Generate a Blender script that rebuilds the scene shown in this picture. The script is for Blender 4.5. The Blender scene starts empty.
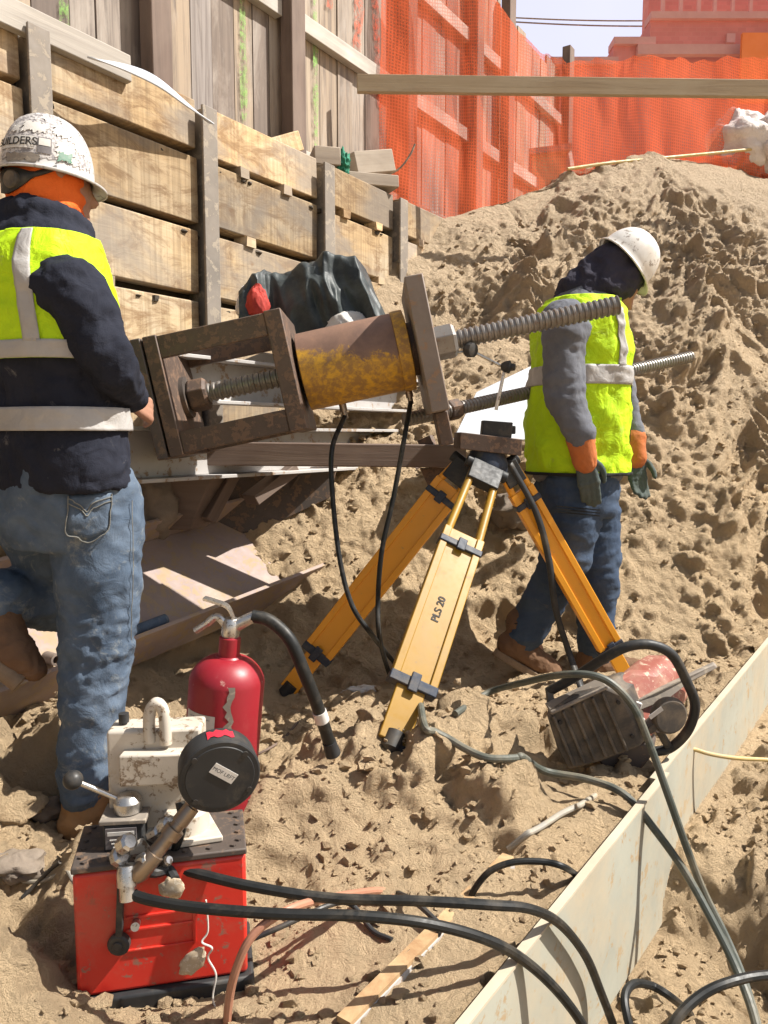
import bpy, math, random
import numpy as np
from mathutils import Vector, Matrix, noise as mnoise

random.seed(7)
RNG = np.random.default_rng(7)
PI = math.pi
scene = bpy.context.scene
COL = scene.collection
V = Vector

# ------------------------------------------------------------------ camera
F = 768.0
PITCH = math.atan(77.0 / F)
CAMZ = 1.0
cam_d = bpy.data.cameras.new('camera')
cam = bpy.data.objects.new('camera', cam_d)
COL.objects.link(cam)
cam.location = (0, 0, CAMZ)
cam.rotation_euler = (PI / 2 - PITCH, 0, 0)
cam_d.sensor_fit = 'AUTO'
cam_d.sensor_width = 36.0
cam_d.lens = 27.0
cam_d.clip_start = 0.02
cam_d.clip_end = 500
scene.camera = cam


def P(px, py, Y):
    """world point on the sight line of a photo position, at world depth Y"""
    u = (px - 384.0) / F
    v = (512.0 - py) / F
    dy = math.cos(PITCH) + v * math.sin(PITCH)
    dz = -math.sin(PITCH) + v * math.cos(PITCH)
    k = Y / dy
    return V((u * k, Y, CAMZ + dz * k))


# ------------------------------------------------------------------ noise
def _hash(ix, iy, seed):
    n = (ix.astype(np.int64) * 374761393 + iy.astype(np.int64) * 668265263 + seed * 1442695041) & 0x7fffffff
    n = (n ^ (n >> 13)) * 1274126177 & 0x7fffffff
    n = n ^ (n >> 16)
    return (n & 0xffff) / 65535.0


def vnoise(x, y, seed=0):
    ix = np.floor(x); iy = np.floor(y)
    fx = x - ix; fy = y - iy
    fx = fx * fx * fx * (fx * (fx * 6 - 15) + 10)
    fy = fy * fy * fy * (fy * (fy * 6 - 15) + 10)
    a = _hash(ix, iy, seed); b = _hash(ix + 1, iy, seed)
    c = _hash(ix, iy + 1, seed); d = _hash(ix + 1, iy + 1, seed)
    return (a + (b - a) * fx) * (1 - fy) + (c + (d - c) * fx) * fy - 0.5


def fbm(x, y, seed=0, octv=4, gain=0.5):
    s = 0; a = 1.0
    for o in range(octv):
        s = s + a * vnoise(x * 2 ** o + 17.3 * o, y * 2 ** o - 9.1 * o, seed + o)
        a *= gain
    return s


def smooth(a, b, x):
    t = np.clip((x - a) / (b - a), 0, 1)
    return t * t * (3 - 2 * t)


# ------------------------------------------------------------------ mesh builder
class MB:
    def __init__(self):
        self.v = []; self.f = []; self.uv = []; self.m = []; self.t = []
        self.tint = 0.5
        self.mi = 0

    def add(self, verts, faces, uvs=None):
        b = len(self.v)
        self.v.extend([tuple(p) for p in verts])
        for i, f in enumerate(faces):
            self.f.append([b + k for k in f])
            self.m.append(self.mi)
            self.t.append(self.tint)
            if uvs is None:
                self.uv.append([(verts[k][0] * .7 + verts[k][1] * .7, verts[k][2]) for k in f])
            else:
                self.uv.append([uvs[i][j] for j in range(len(f))])

    def frame_box(self, c, ax, ay, az, jit=0.0):
        """box with centre c and full-size axis vectors; u runs along the longest axis"""
        c = V(c); A = [V(ax), V(ay), V(az)]
        L = [a.length for a in A]
        vs = []; lc = []
        for sx in (-.5, .5):
            for sy in (-.5, .5):
                for sz in (-.5, .5):
                    j = V((random.uniform(-jit, jit), random.uniform(-jit, jit), random.uniform(-jit, jit))) if jit else V((0, 0, 0))
                    vs.append(c + A[0] * sx + A[1] * sy + A[2] * sz + j)
                    lc.append((sx * L[0], sy * L[1], sz * L[2]))
        fs = [(0, 1, 3, 2), (4, 6, 7, 5), (0, 4, 5, 1), (2, 3, 7, 6), (0, 2, 6, 4), (1, 5, 7, 3)]
        hand = A[0].cross(A[1]).dot(A[2])
        if hand < 0:
            fs = [tuple(reversed(f)) for f in fs]
        lng = L.index(max(L))
        ou = random.random() * 20; ov = random.random() * 20
        others = [i for i in range(3) if i != lng]
        nrm = [0, 0, 1, 1, 2, 2]
        uvs = []
        for f, na in zip(fs, nrm):
            rest = [i for i in range(3) if i != na]
            if lng in rest:
                vi = [i for i in rest if i != lng][0]
                uvs.append([(lc[k][lng] + ou, lc[k][vi] + ov + vi * 3.1) for k in f])
            else:
                uvs.append([(lc[k][others[0]] * .1 + ou, lc[k][others[1]] + ov) for k in f])
        self.add(vs, fs, uvs)

    def bar(self, p0, p1, w, h, up=(0, 0, 1), ext=0.0):
        p0 = V(p0); p1 = V(p1); d = (p1 - p0)
        L = d.length; d.normalize()
        up = V(up); s = d.cross(up)
        if s.length < 1e-5:
            s = d.cross(V((1, 0, 0)))
        s.normalize(); u = s.cross(d).normalized()
        self.frame_box((p0 + p1) / 2, d * (L + 2 * ext), s * w, u * h)

    def cyl(self, p0, p1, r0, r1=None, n=24, caps=True):
        r1 = r0 if r1 is None else r1
        p0 = V(p0); p1 = V(p1); d = (p1 - p0).normalized()
        s = d.orthogonal().normalized(); t = d.cross(s)
        vs = []
        for p, r in ((p0, r0), (p1, r1)):
            for i in range(n):
                a = 2 * PI * i / n
                vs.append(p + (s * math.cos(a) + t * math.sin(a)) * r)
        fs = [(i, (i + 1) % n, n + (i + 1) % n, n + i) for i in range(n)]
        L = (p1 - p0).length
        uvs = [[(0, i / n * 6.28 * r0), (0, (i + 1) / n * 6.28 * r0), (L, (i + 1) / n * 6.28 * r0), (L, i / n * 6.28 * r0)] for i in range(n)]
        if caps:
            fs.append(tuple(reversed(range(n)))); fs.append(tuple(range(n, 2 * n)))
            uvs.append([(math.cos(2 * PI * i / n) * r0, math.sin(2 * PI * i / n) * r0) for i in reversed(range(n))])
            uvs.append([(math.cos(2 * PI * i / n) * r1, math.sin(2 * PI * i / n) * r1) for i in range(n)])
        self.add(vs, fs, uvs)

    def lathe(self, o, axis, prof, n=32, side=None):
        """prof: list of (distance along the axis, radius)"""
        o = V(o); d = V(axis).normalized()
        s = V(side).normalized() if side else d.orthogonal().normalized()
        s = (s - d * s.dot(d)).normalized(); t = d.cross(s)
        vs = []
        for z, r in prof:
            for i in range(n):
                a = 2 * PI * i / n
                vs.append(o + d * z + (s * math.cos(a) + t * math.sin(a)) * r)
        fs = []; uvs = []
        for k in range(len(prof) - 1):
            for i in range(n):
                j = (i + 1) % n
                fs.append((k * n + i, k * n + j, (k + 1) * n + j, (k + 1) * n + i))
                z0, z1 = prof[k][0], prof[k + 1][0]; c = 6.28 * max(prof[k][1], 1e-4) / n
                uvs.append([(z0, i * c), (z0, (i + 1) * c), (z1, (i + 1) * c), (z1, i * c)])
        fs.append(tuple(reversed(range(n)))); uvs.append([(0, 0)] * n)
        b = (len(prof) - 1) * n
        fs.append(tuple(range(b, b + n))); uvs.append([(0, 0)] * n)
        self.add(vs, fs, uvs)

    def tube(self, pts, r, n=10, caps=True):
        pts = [V(p) for p in pts]
        rs = r if isinstance(r, (list, tuple)) else [r] * len(pts)
        vs = []
        d0 = (pts[1] - pts[0]).normalized()
        s = d0.orthogonal().normalized()
        dist = 0; dd = []
        for i, p in enumerate(pts):
            if i == 0: d = d0
            elif i == len(pts) - 1: d = (pts[i] - pts[i - 1]).normalized()
            else: d = (pts[i + 1] - pts[i - 1]).normalized()
            s = (s - d * s.dot(d)).normalized(); t = d.cross(s)
            if i: dist += (p - pts[i - 1]).length
            dd.append(dist)
            for k in range(n):
                a = 2 * PI * k / n
                vs.append(p + (s * math.cos(a) + t * math.sin(a)) * rs[i])
        fs = []; uvs = []
        for i in range(len(pts) - 1):
            for k in range(n):
                j = (k + 1) % n
                fs.append((i * n + k, i * n + j, (i + 1) * n + j, (i + 1) * n + k))
                c = 6.28 * rs[i] / n
                uvs.append([(dd[i], k * c), (dd[i], (k + 1) * c), (dd[i + 1], (k + 1) * c), (dd[i + 1], k * c)])
        if caps:
            fs.append(tuple(reversed(range(n)))); uvs.append([(0, 0)] * n)
            b = (len(pts) - 1) * n
            fs.append(tuple(range(b, b + n))); uvs.append([(0, 0)] * n)
        self.add(vs, fs, uvs)

    def prism(self, poly, ext):
        """closed polygon of world points extruded by the vector ext"""
        poly = [V(p) for p in poly]; ext = V(ext); n = len(poly)
        nrm = V((0, 0, 0))
        for i in range(n):
            nrm += (poly[i] - poly[0]).cross(poly[(i + 1) % n] - poly[0])
        if nrm.dot(ext) > 0:
            poly = poly[::-1]
        vs = poly + [p + ext for p in poly]
        fs = [tuple(range(n)), tuple(reversed(range(n, 2 * n)))]
        for i in range(n):
            j = (i + 1) % n
            fs.append((i, n + i, n + j, j))
        self.add(vs, fs)

    def ball(self, c, r, nu=16, nv=10, sc=(1, 1, 1), jit=0.0):
        c = V(c); vs = [c + V((0, 0, r * sc[2]))]
        for j in range(1, nv):
            b = PI * j / nv
            for i in range(nu):
                a = 2 * PI * i / nu
                k = 1 + random.uniform(-jit, jit)
                vs.append(c + V((math.cos(a) * math.sin(b) * r * sc[0] * k, math.sin(a) * math.sin(b) * r * sc[1] * k, math.cos(b) * r * sc[2] * k)))
        vs.append(c - V((0, 0, r * sc[2])))
        fs = [(0, 1 + i, 1 + (i + 1) % nu) for i in range(nu)]
        for j in range(nv - 2):
            for i in range(nu):
                k = (i + 1) % nu
                fs.append((1 + j * nu + i, 1 + (j + 1) * nu + i, 1 + (j + 1) * nu + k, 1 + j * nu + k))
        b = 1 + (nv - 2) * nu
        fs += [(b + i, len(vs) - 1, b + (i + 1) % nu) for i in range(nu)]
        self.add(vs, fs)

    def build(self, name, mats, parent=None, smooth=35, bevel=0.0, subsurf=0, solid=0.0):
        if not isinstance(mats, (list, tuple)): mats = [mats]
        o3 = V((0, 0, 0))
        if parent is not None:
            o3 = WORLD[parent.name]
        me = bpy.data.meshes.new(name)
        me.from_pydata([(p[0] - o3.x, p[1] - o3.y, p[2] - o3.z) for p in self.v], [], self.f)
        for m in mats: me.materials.append(m)
        me.polygons.foreach_set('material_index', self.m)
        uvl = me.uv_layers.new(name='UVMap')
        flat = []
        for f in self.uv:
            for c in f: flat.extend(c)
        uvl.data.foreach_set('uv', flat)
        at = me.attributes.new('tint', 'FLOAT', 'FACE')
        at.data.foreach_set('value', self.t)
        if smooth:
            me.polygons.foreach_set('use_smooth', [True] * len(self.f))
            me.update()
            me.set_sharp_from_angle(angle=math.radians(smooth))
        o = bpy.data.objects.new(name, me)
        COL.objects.link(o)
        WORLD[o.name] = o3.copy()
        if parent is not None: o.parent = parent
        if solid:
            m = o.modifiers.new('thickness', 'SOLIDIFY'); m.thickness = solid; m.offset = 0
        if bevel:
            m = o.modifiers.new('bevel', 'BEVEL'); m.width = bevel; m.segments = 2; m.limit_method = 'ANGLE'
            m.angle_limit = math.radians(40)
        if subsurf:
            m = o.modifiers.new('subsurf', 'SUBSURF'); m.levels = subsurf; m.render_levels = subsurf
        return o


WORLD = {}


def tag(o, label=None, cat=None, group=None, kind=None):
    if label: o['label'] = label
    if cat: o['category'] = cat
    if group: o['group'] = group
    if kind: o['kind'] = kind
    return o


def thing(name, label, cat, loc, group=None):
    o = bpy.data.objects.new(name, None)
    COL.objects.link(o)
    o.empty_display_size = 0.1
    o.location = loc
    WORLD[o.name] = V(loc)
    return tag(o, label, cat, group)


def spline(pts, n=10):
    pts = [V(p) for p in pts]
    q = [pts[0] * 2 - pts[1]] + pts + [pts[-1] * 2 - pts[-2]]
    out = []
    for i in range(1, len(q) - 2):
        p0, p1, p2, p3 = q[i - 1:i + 3]
        for k in range(n):
            t = k / n
            out.append(0.5 * ((2 * p1) + (p2 - p0) * t + (2 * p0 - 5 * p1 + 4 * p2 - p3) * t * t + (3 * p1 - p0 - 3 * p2 + p3) * t ** 3))
    out.append(pts[-1])
    return out


# ------------------------------------------------------------------ materials
def lin(r, g, b):
    def c(x):
        x /= 255.0
        return x / 12.92 if x <= .04045 else ((x + .055) / 1.055) ** 2.4
    return (c(r), c(g), c(b), 1)


class NT:
    def __init__(self, name):
        self.mat = bpy.data.materials.new(name)
        self.mat.use_nodes = True
        self.t = self.mat.node_tree
        self.N = self.t.nodes; self.L = self.t.links
        self.bsdf = self.N['Principled BSDF']

    def n(self, typ, **kw):
        nd = self.N.new(typ)
        for k, v in kw.items():
            if hasattr(nd, k): setattr(nd, k, v)
            else: nd.inputs[k].default_value = v
        return nd

    def l(self, a, b): self.L.new(a, b)

    def coord(self, out='Object', scale=(1, 1, 1), rot=(0, 0, 0)):
        tc = self.n('ShaderNodeTexCoord')
        mp = self.n('ShaderNodeMapping')
        mp.inputs['Scale'].default_value = scale
        mp.inputs['Rotation'].default_value = rot
        self.l(tc.outputs[out], mp.inputs['Vector'])
        return mp.outputs[0]

    def noise(self, vec, scale, detail=4, rough=.55, dist=0.0):
        nd = self.n('ShaderNodeTexNoise')
        nd.inputs['Scale'].default_value = scale
        nd.inputs['Detail'].default_value = detail
        nd.inputs['Roughness'].default_value = rough
        nd.inputs['Distortion'].default_value = dist
        self.l(vec, nd.inputs['Vector'])
        return nd.outputs['Fac']

    def ramp(self, fac, stops, interp='LINEAR'):
        nd = self.n('ShaderNodeValToRGB')
        cr = nd.color_ramp; cr.interpolation = interp
        while len(cr.elements) < len(stops): cr.elements.new(0.5)
        for e, (p, c) in zip(cr.elements, stops):
            e.position = p
            e.color = c if isinstance(c, (tuple, list)) else (c, c, c, 1)
        self.l(fac, nd.inputs['Fac'])
        return nd.outputs['Color']

    def mix(self, fac, a, b, blend='MIX'):
        nd = self.n('ShaderNodeMix', data_type='RGBA', blend_type=blend)
        for sock, val in ((nd.inputs[0], fac), (nd.inputs[6], a), (nd.inputs[7], b)):
            if isinstance(val, bpy.types.NodeSocket): self.l(val, sock)
            else: sock.default_value = val
        return nd.outputs[2]

    def math(self, op, a, b=0.0):
        nd = self.n('ShaderNodeMath', operation=op)
        for s, val in ((nd.inputs[0], a), (nd.inputs[1], b)):
            if isinstance(val, bpy.types.NodeSocket): self.l(val, s)
            else: s.default_value = val
        return nd.outputs[0]

    def bump(self, h, strength=.3, dist=.01):
        nd = self.n('ShaderNodeBump')
        nd.inputs['Strength'].default_value = strength
        nd.inputs['Distance'].default_value = dist
        self.l(h, nd.inputs['Height'])
        self.l(nd.outputs[0], self.bsdf.inputs['Normal'])

    def set(self, col=None, rough=None, metal=None):
        for key, v in (('Base Color', col), ('Roughness', rough), ('Metallic', metal)):
            if v is None: continue
            s = self.bsdf.inputs[key]
            if isinstance(v, bpy.types.NodeSocket): self.l(v, s)
            else: s.default_value = v


def paint(name, c1, c2, wear=None, wear_at=.62, rough=.5, metal=0.0, scale=6, bump=.15, wear2=None, dust=None, dust_at=.55):
    wear_at -= .055; dust_at -= .06
    t = NT(name); v = t.coord()
    n1 = t.noise(v, scale, 6, .6)
    col = t.mix(t.ramp(n1, [(.3, 0.0), (.7, 1.0)]), c1, c2)
    n2 = t.noise(v, scale * 4, 8, .7, .3)
    if wear:
        w = t.ramp(n2, [(wear_at - .03, 0.0), (wear_at + .02, 1.0)])
        col = t.mix(w, col, wear)
    if wear2:
        n3 = t.noise(v, scale * 1.7, 8, .75, .6)
        col = t.mix(t.ramp(n3, [(wear_at - .02, 0.0), (wear_at + .06, 1.0)]), col, wear2)
    if dust:
        n4 = t.noise(v, scale * .9, 7, .7, .4)
        col = t.mix(t.ramp(n4, [(dust_at - .12, 0.0), (dust_at + .15, .8)]), col, dust)
    r = t.ramp(n2, [(.3, rough * .75), (.7, min(1, rough * 1.3))])
    t.set(col, r, metal)
    if max(c1[:3]) < .07: t.bsdf.inputs['Specular IOR Level'].default_value = .3
    if bump: t.bump(n2, bump, .004)
    return t.mat


def wood(name, c1, c2, c3, saw=True, tintamt=.5, grain=60):
    t = NT(name)
    tc = t.n('ShaderNodeUVMap'); tc.uv_map = 'UVMap'
    def mp(s):
        m = t.n('ShaderNodeMapping'); m.inputs['Scale'].default_value = s
        t.l(tc.outputs[0], m.inputs['Vector']); return m.outputs[0]
    g = t.noise(mp((1.2, grain * .45, 1)), 1.0, 6, .65, .9)
    big = t.noise(mp((1.5, 2.2, 1)), 1.3, 4, .6, .4)
    att = t.n('ShaderNodeAttribute'); att.attribute_name = 'tint'
    tint = att.outputs['Fac']
    col = t.mix(t.ramp(g, [(.3, 0.0), (.7, 1.0)]), c1, c2)
    col = t.mix(t.ramp(big, [(.42, 0.0), (.72, .75)]), col, c3)
    if saw:
        s = t.noise(mp((70, 1.2, 1)), 1.0, 3, .6, .2)
        col = t.mix(t.ramp(s, [(.32, .55), (.58, 0.0)]), col, tuple(x * .45 for x in c2[:3]) + (1,))
        stain = t.noise(mp((2.2, 5, 1)), 2.0, 8, .75, 1.2)
        col = t.mix(t.ramp(stain, [(.46, 0.0), (.60, .75)]), col, lin(118, 88, 56))
        gy_ = t.noise(mp((1.1, 1.6, 1)), .9, 5, .6, .8)
        col = t.mix(t.ramp(gy_, [(.50, 0.0), (.60, .75)]), col, (.235, .20, .165, 1))
        kn = t.noise(mp((4, 7, 1)), 1.6, 3, .5, .3)
        col = t.mix(t.ramp(kn, [(.66, 0.0), (.72, .6)]), col, (.20, .11, .05, 1))
    val = t.math('ADD', t.math('MULTIPLY', tint, tintamt * 1.4), 1 - tintamt * .7)
    hsv = t.n('ShaderNodeHueSaturation')
    t.l(col, hsv.inputs['Color']); t.l(val, hsv.inputs['Value'])
    t.set(hsv.outputs[0], .85)
    t.bump(g, .5, .004)
    return t.mat


M = {}
# sand
def make_sand():
    t = NT('sand'); v = t.coord('Object')
    big = t.noise(v, 1.1, 5, .6, .4)
    mid = t.noise(v, 9, 6, .65)
    fine = t.noise(v, 75, 8, .8)
    gr = t.noise(v, 420, 3, .7)
    col = t.mix(t.ramp(big, [(.35, 0.0), (.68, 1.0)]), (.80, .59, .36, 1), (.65, .485, .305, 1))
    col = t.mix(t.ramp(mid, [(.32, .35), (.48, 0.0)]), col, (.44, .32, .20, 1))
    # damp grey-brown sand up on the heap
    sep = t.n('ShaderNodeSeparateXYZ'); t.l(v, sep.inputs[0])
    up = t.ramp(t.math('MULTIPLY', sep.outputs[2], .3), [(.10, 0.0), (.8, .6)])
    col = t.mix(up, col, (.56, .455, .345, 1))
    col = t.mix(t.ramp(gr, [(.28, .35), (.44, 0.0)]), col, (.30, .215, .135, 1))
    col = t.mix(t.ramp(gr, [(.6, 0.0), (.78, .5)]), col, (.72, .56, .36, 1))
    t.set(col, .95); t.bsdf.inputs['Specular IOR Level'].default_value = .15
    clod = t.noise(v, 26, 10, .72, .5)
    h = t.math('ADD', t.math('MULTIPLY', fine, .8), t.math('ADD', t.math('MULTIPLY', gr, .35), t.math('MULTIPLY', clod, 2.3)))
    t.bump(h, 1.0, .03)
    return t.mat
M['sand'] = make_sand()
M['board'] = wood('pale_sawn_timber', (.55, .39, .21, 1), (.41, .275, .14, 1), (.50, .43, .32, 1), True, .7)
M['board_grey'] = wood('weathered_timber', (.33, .27, .21, 1), (.22, .175, .135, 1), (.42, .36, .29, 1), False, .5)
M['board_white'] = wood('whitewashed_timber', (.40, .36, .31, 1), (.24, .21, .18, 1), (.50, .47, .42, 1), False, .4)
M['timber_dark'] = wood('dark_post_timber', (.16, .11, .085, 1), (.10, .07, .055, 1), (.22, .165, .13, 1), False, .4)
M['guard'] = wood('dull_rail_timber', (.36, .28, .18, 1), (.28, .21, .135, 1), (.40, .33, .23, 1), False, .3)
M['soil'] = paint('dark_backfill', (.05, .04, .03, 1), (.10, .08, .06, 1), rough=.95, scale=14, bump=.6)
M['pile'] = paint('weathered_steel_pile', (.26, .22, .18, 1), (.17, .145, .12, 1), wear=(.32, .27, .21, 1), rough=.75, scale=5)
M['rust'] = paint('brown_rusty_steel', (.115, .078, .058, 1), (.075, .052, .042, 1), wear=(.17, .105, .07, 1), wear_at=.6, rough=.62, metal=.25, scale=7, bump=.2)
M['rust_pale'] = paint('dull_plate_steel', (.25, .20, .165, 1), (.17, .135, .115, 1), wear=(.28, .18, .115, 1), wear_at=.63, rough=.6, metal=.2, scale=6)
M['beam'] = paint('dusty_beam_steel', (.31, .24, .22, 1), (.24, .18, .165, 1), wear=(.34, .245, .15, 1), wear_at=.6, rough=.7, metal=.1, scale=4, dust=(.36, .27, .19, 1), dust_at=.58)
M['waler'] = paint('grey_waler_steel', (.50, .48, .46, 1), (.36, .34, .33, 1), wear=(.30, .21, .14, 1), wear_at=.64, rough=.6, metal=.1, scale=4)
M['waler_dark'] = paint('dark_waler_steel', (.10, .075, .06, 1), (.06, .05, .045, 1), wear=(.16, .105, .07, 1), rough=.65, metal=.2, scale=6)
M['bar'] = paint('threaded_bar_steel', (.27, .25, .23, 1), (.18, .165, .15, 1), wear=(.2, .145, .11, 1), wear_at=.66, rough=.42, metal=.5, scale=12)
M['jack'] = None
M['chrome'] = paint('scuffed_fittings', (.62, .60, .57, 1), (.48, .46, .43, 1), wear=(.2, .16, .12, 1), wear_at=.66, rough=.3, metal=.9, scale=18, bump=.08)
M['brass'] = paint('tarnished_fittings', (.36, .28, .20, 1), (.28, .22, .17, 1), rough=.35, metal=.85, scale=15, bump=.08)
M['black'] = paint('black_rubber', (.022, .023, .025, 1), (.035, .035, .035, 1), rough=.5, scale=10, bump=.05, dust=(.13, .105, .075, 1), dust_at=.68)
M['hose'] = paint('dusty_black_hose', (.010, .011, .011, 1), (.018, .018, .017, 1), rough=.45, scale=10, bump=.06, dust=(.12, .10, .075, 1), dust_at=.70)
M['hose_green'] = paint('dusty_grey_green_hose', (.055, .065, .055, 1), (.09, .095, .08, 1), rough=.5, scale=7, bump=.06, dust=(.30, .26, .19, 1), dust_at=.66)
M['cord_grey'] = paint('dusty_grey_cable', (.33, .31, .27, 1), (.22, .21, .18, 1), rough=.6, scale=8, dust=(.42, .34, .23, 1), dust_at=.55)
M['cord_yellow'] = paint('yellow_cable', (.58, .40, .10, 1), (.45, .32, .10, 1), rough=.6, scale=8, dust=(.45, .35, .2, 1))
M['cord_copper'] = paint('pinkish_brown_hose', (.42, .20, .125, 1), (.33, .155, .10, 1), rough=.42, scale=8)
M['red'] = paint('scuffed_red_enamel', (.62, .028, .017, 1), (.54, .03, .018, 1), wear=(.26, .13, .09, 1), wear_at=.675, rough=.42, scale=8, bump=.08, wear2=(.30, .06, .04, 1), dust=(.42, .13, .08, 1), dust_at=.66)
M['ext_red'] = paint('crimson_extinguisher_enamel', (.29, .012, .022, 1), (.24, .012, .02, 1), wear=(.45, .24, .2, 1), wear_at=.72, rough=.42, scale=4, bump=.03, dust=(.36, .10, .085, 1), dust_at=.74)
M['white'] = paint('chipped_white_enamel', (.56, .50, .42, 1), (.44, .39, .32, 1), wear=(.2, .14, .09, 1), wear_at=.63, rough=.55, scale=9, wear2=(.48, .40, .3, 1))
M['yellow'] = paint('tripod_yellow_enamel', (.35, .19, .014, 1), (.29, .155, .013, 1), wear=(.24, .14, .05, 1), wear_at=.71, rough=.42, scale=6, bump=.04, dust=(.28, .175, .05, 1), dust_at=.64)
M['orange_leg'] = paint('tripod_orange_enamel', (.82, .34, .018, 1), (.74, .31, .02, 1), wear=(.45, .26, .08, 1), wear_at=.73, rough=.4, scale=6, bump=.04)
M['navy'] = paint('dark_blue_plastic', (.02, .028, .05, 1), (.03, .04, .06, 1), rough=.45, scale=10, dust=(.16, .13, .09, 1), dust_at=.66)
M['paper'] = paint('off_white_paper', (.66, .63, .58, 1), (.54, .51, .47, 1), rough=.8, scale=12)
M['tape'] = paint('dusty_tape', (.50, .40, .28, 1), (.38, .29, .19, 1), wear=(.6, .52, .4, 1), rough=.5, scale=25)
M['sheet'] = paint('white_plastic_sheeting', (.60, .62, .66, 1), (.50, .53, .58, 1), rough=.45, scale=5)
M['plate'] = paint('pale_painted_steel', (.37, .365, .30, 1), (.29, .285, .235, 1), wear=(.33, .235, .13, 1), wear_at=.66, rough=.65, scale=4, bump=.08, dust=(.44, .36, .245, 1), dust_at=.60)
M['plate_edge'] = paint('pale_steel_edge', (.50, .44, .33, 1), (.40, .34, .25, 1), rough=.7, scale=8)
M['helmet_w'] = paint('white_helmet_shell', (.72, .70, .66, 1), (.64, .61, .57, 1), wear=(.26, .22, .19, 1), wear_at=.64, rough=.35, scale=9, bump=.05, dust=(.52, .45, .36, 1), dust_at=.62)
M['helmet_d'] = paint('grimy_helmet_shell', (.56, .54, .52, 1), (.46, .44, .42, 1), wear=(.2, .18, .17, 1), wear_at=.65, rough=.4, scale=12, bump=.05, dust=(.30, .28, .26, 1), dust_at=.6)
M['skin'] = paint('skin', (.36, .19, .125, 1), (.31, .155, .10, 1), rough=.55, scale=20, bump=.1)
M['saw_red'] = paint('faded_red_housing', (.29, .085, .06, 1), (.23, .07, .05, 1), wear=(.50, .36, .26, 1), wear_at=.64, rough=.5, scale=10, dust=(.42, .26, .18, 1), dust_at=.6)
M['saw_black'] = paint('dusty_black_housing', (.055, .048, .043, 1), (.08, .07, .06, 1), rough=.6, scale=14, dust=(.21, .16, .11, 1), dust_at=.60)
M['rag_green'] = paint('green_rag', (.03, .22, .13, 1), (.02, .16, .10, 1), rough=.9, scale=20)
M['tarp'] = paint('black_plastic_bag', (.022, .027, .030, 1), (.035, .042, .045, 1), rough=.5, scale=6, bump=.4, dust=(.10, .115, .11, 1), dust_at=.6)
M['cloth_red'] = paint('red_cloth', (.42, .035, .02, 1), (.33, .03, .02, 1), rough=.9, scale=20)
M['rock'] = paint('grey_brown_stone', (.25, .20, .15, 1), (.17, .135, .105, 1), rough=.95, scale=14, bump=.7)
M['ply'] = paint('orange_brown_plywood', (.78, .55, .34, 1), (.70, .48, .29, 1), rough=.8, scale=3)
M['ink'] = paint('dark_ink', (.03, .027, .025, 1), (.04, .035, .03, 1), rough=.7, bump=0)
M['sticker_grey'] = paint('grey_stickers', (.30, .28, .28, 1), (.17, .155, .155, 1), rough=.6, scale=30, wear=(.52, .49, .47, 1), wear_at=.55, bump=0)
M['sticker_dark'] = paint('dark_sticker', (.10, .09, .09, 1), (.18, .16, .16, 1), rough=.6, scale=40, bump=0)
M['sticker_green'] = paint('green_sticker', (.04, .20, .12, 1), (.25, .32, .27, 1), rough=.6, scale=50, bump=0)
M['sticker_red'] = paint('red_sticker', (.55, .02, .04, 1), (.45, .02, .04, 1), rough=.5, bump=0)


def jack_mat(nm='worn_yellow_jack_paint', sh=0.0):
    t = NT(nm); v = t.coord()
    n1 = t.noise(v, 9, 8, .72, .5); n2 = t.noise(v, 40, 8, .7)
    sep = t.n('ShaderNodeSeparateXYZ'); t.l(v, sep.inputs[0])
    # the paint has rubbed off the upper flank of the barrel
    hgt = t.math('ADD', t.math('MULTIPLY', sep.outputs[2], 4.2), t.math('MULTIPLY', n1, 1.3))
    bare = t.ramp(t.math('ADD', hgt, t.math('MULTIPLY', n2, .5)), [(.89 + sh, 0.0), (1.08 + sh, 1.0)])
    yel = t.mix(t.ramp(n2, [(.38, 0.0), (.56, .9)]), (.58, .32, .025, 1), (.26, .14, .045, 1))
    rst = t.mix(t.ramp(n1, [(.35, 0.0), (.65, 1.0)]), (.25, .145, .10, 1), (.16, .095, .07, 1))
    t.set(t.mix(bare, yel, rst), .5, .1)
    t.bump(n2, .15, .004)
    return t.mat
M['jack'] = jack_mat()
M['jack_ring'] = jack_mat('worn_yellow_ring_paint', .42)


def cloth(name, c1, c2, dirt=None, weave=400, rough=.9, dirt_at=.66, fold=.5):
    t = NT(name); v = t.coord()
    n1 = t.noise(v, 7, 6, .65, .3)
    col = t.mix(t.ramp(n1, [(.33, 0.0), (.66, 1.0)]), c1, c2)
    if dirt:
        n2 = t.noise(v, 11, 8, .75, .6)
        col = t.mix(t.ramp(n2, [(dirt_at - .04, 0.0), (dirt_at + .06, .85)]), col, dirt)
    t.set(col, rough); t.bsdf.inputs['Specular IOR Level'].default_value = .2
    w = t.noise(v, weave, 2, .5)
    f = t.noise(v, 16, 4, .55, .8)
    t.bump(t.math('ADD', t.math('MULTIPLY', w, .06), t.math('MULTIPLY', f, fold)), .7, .02)
    return t.mat


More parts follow.
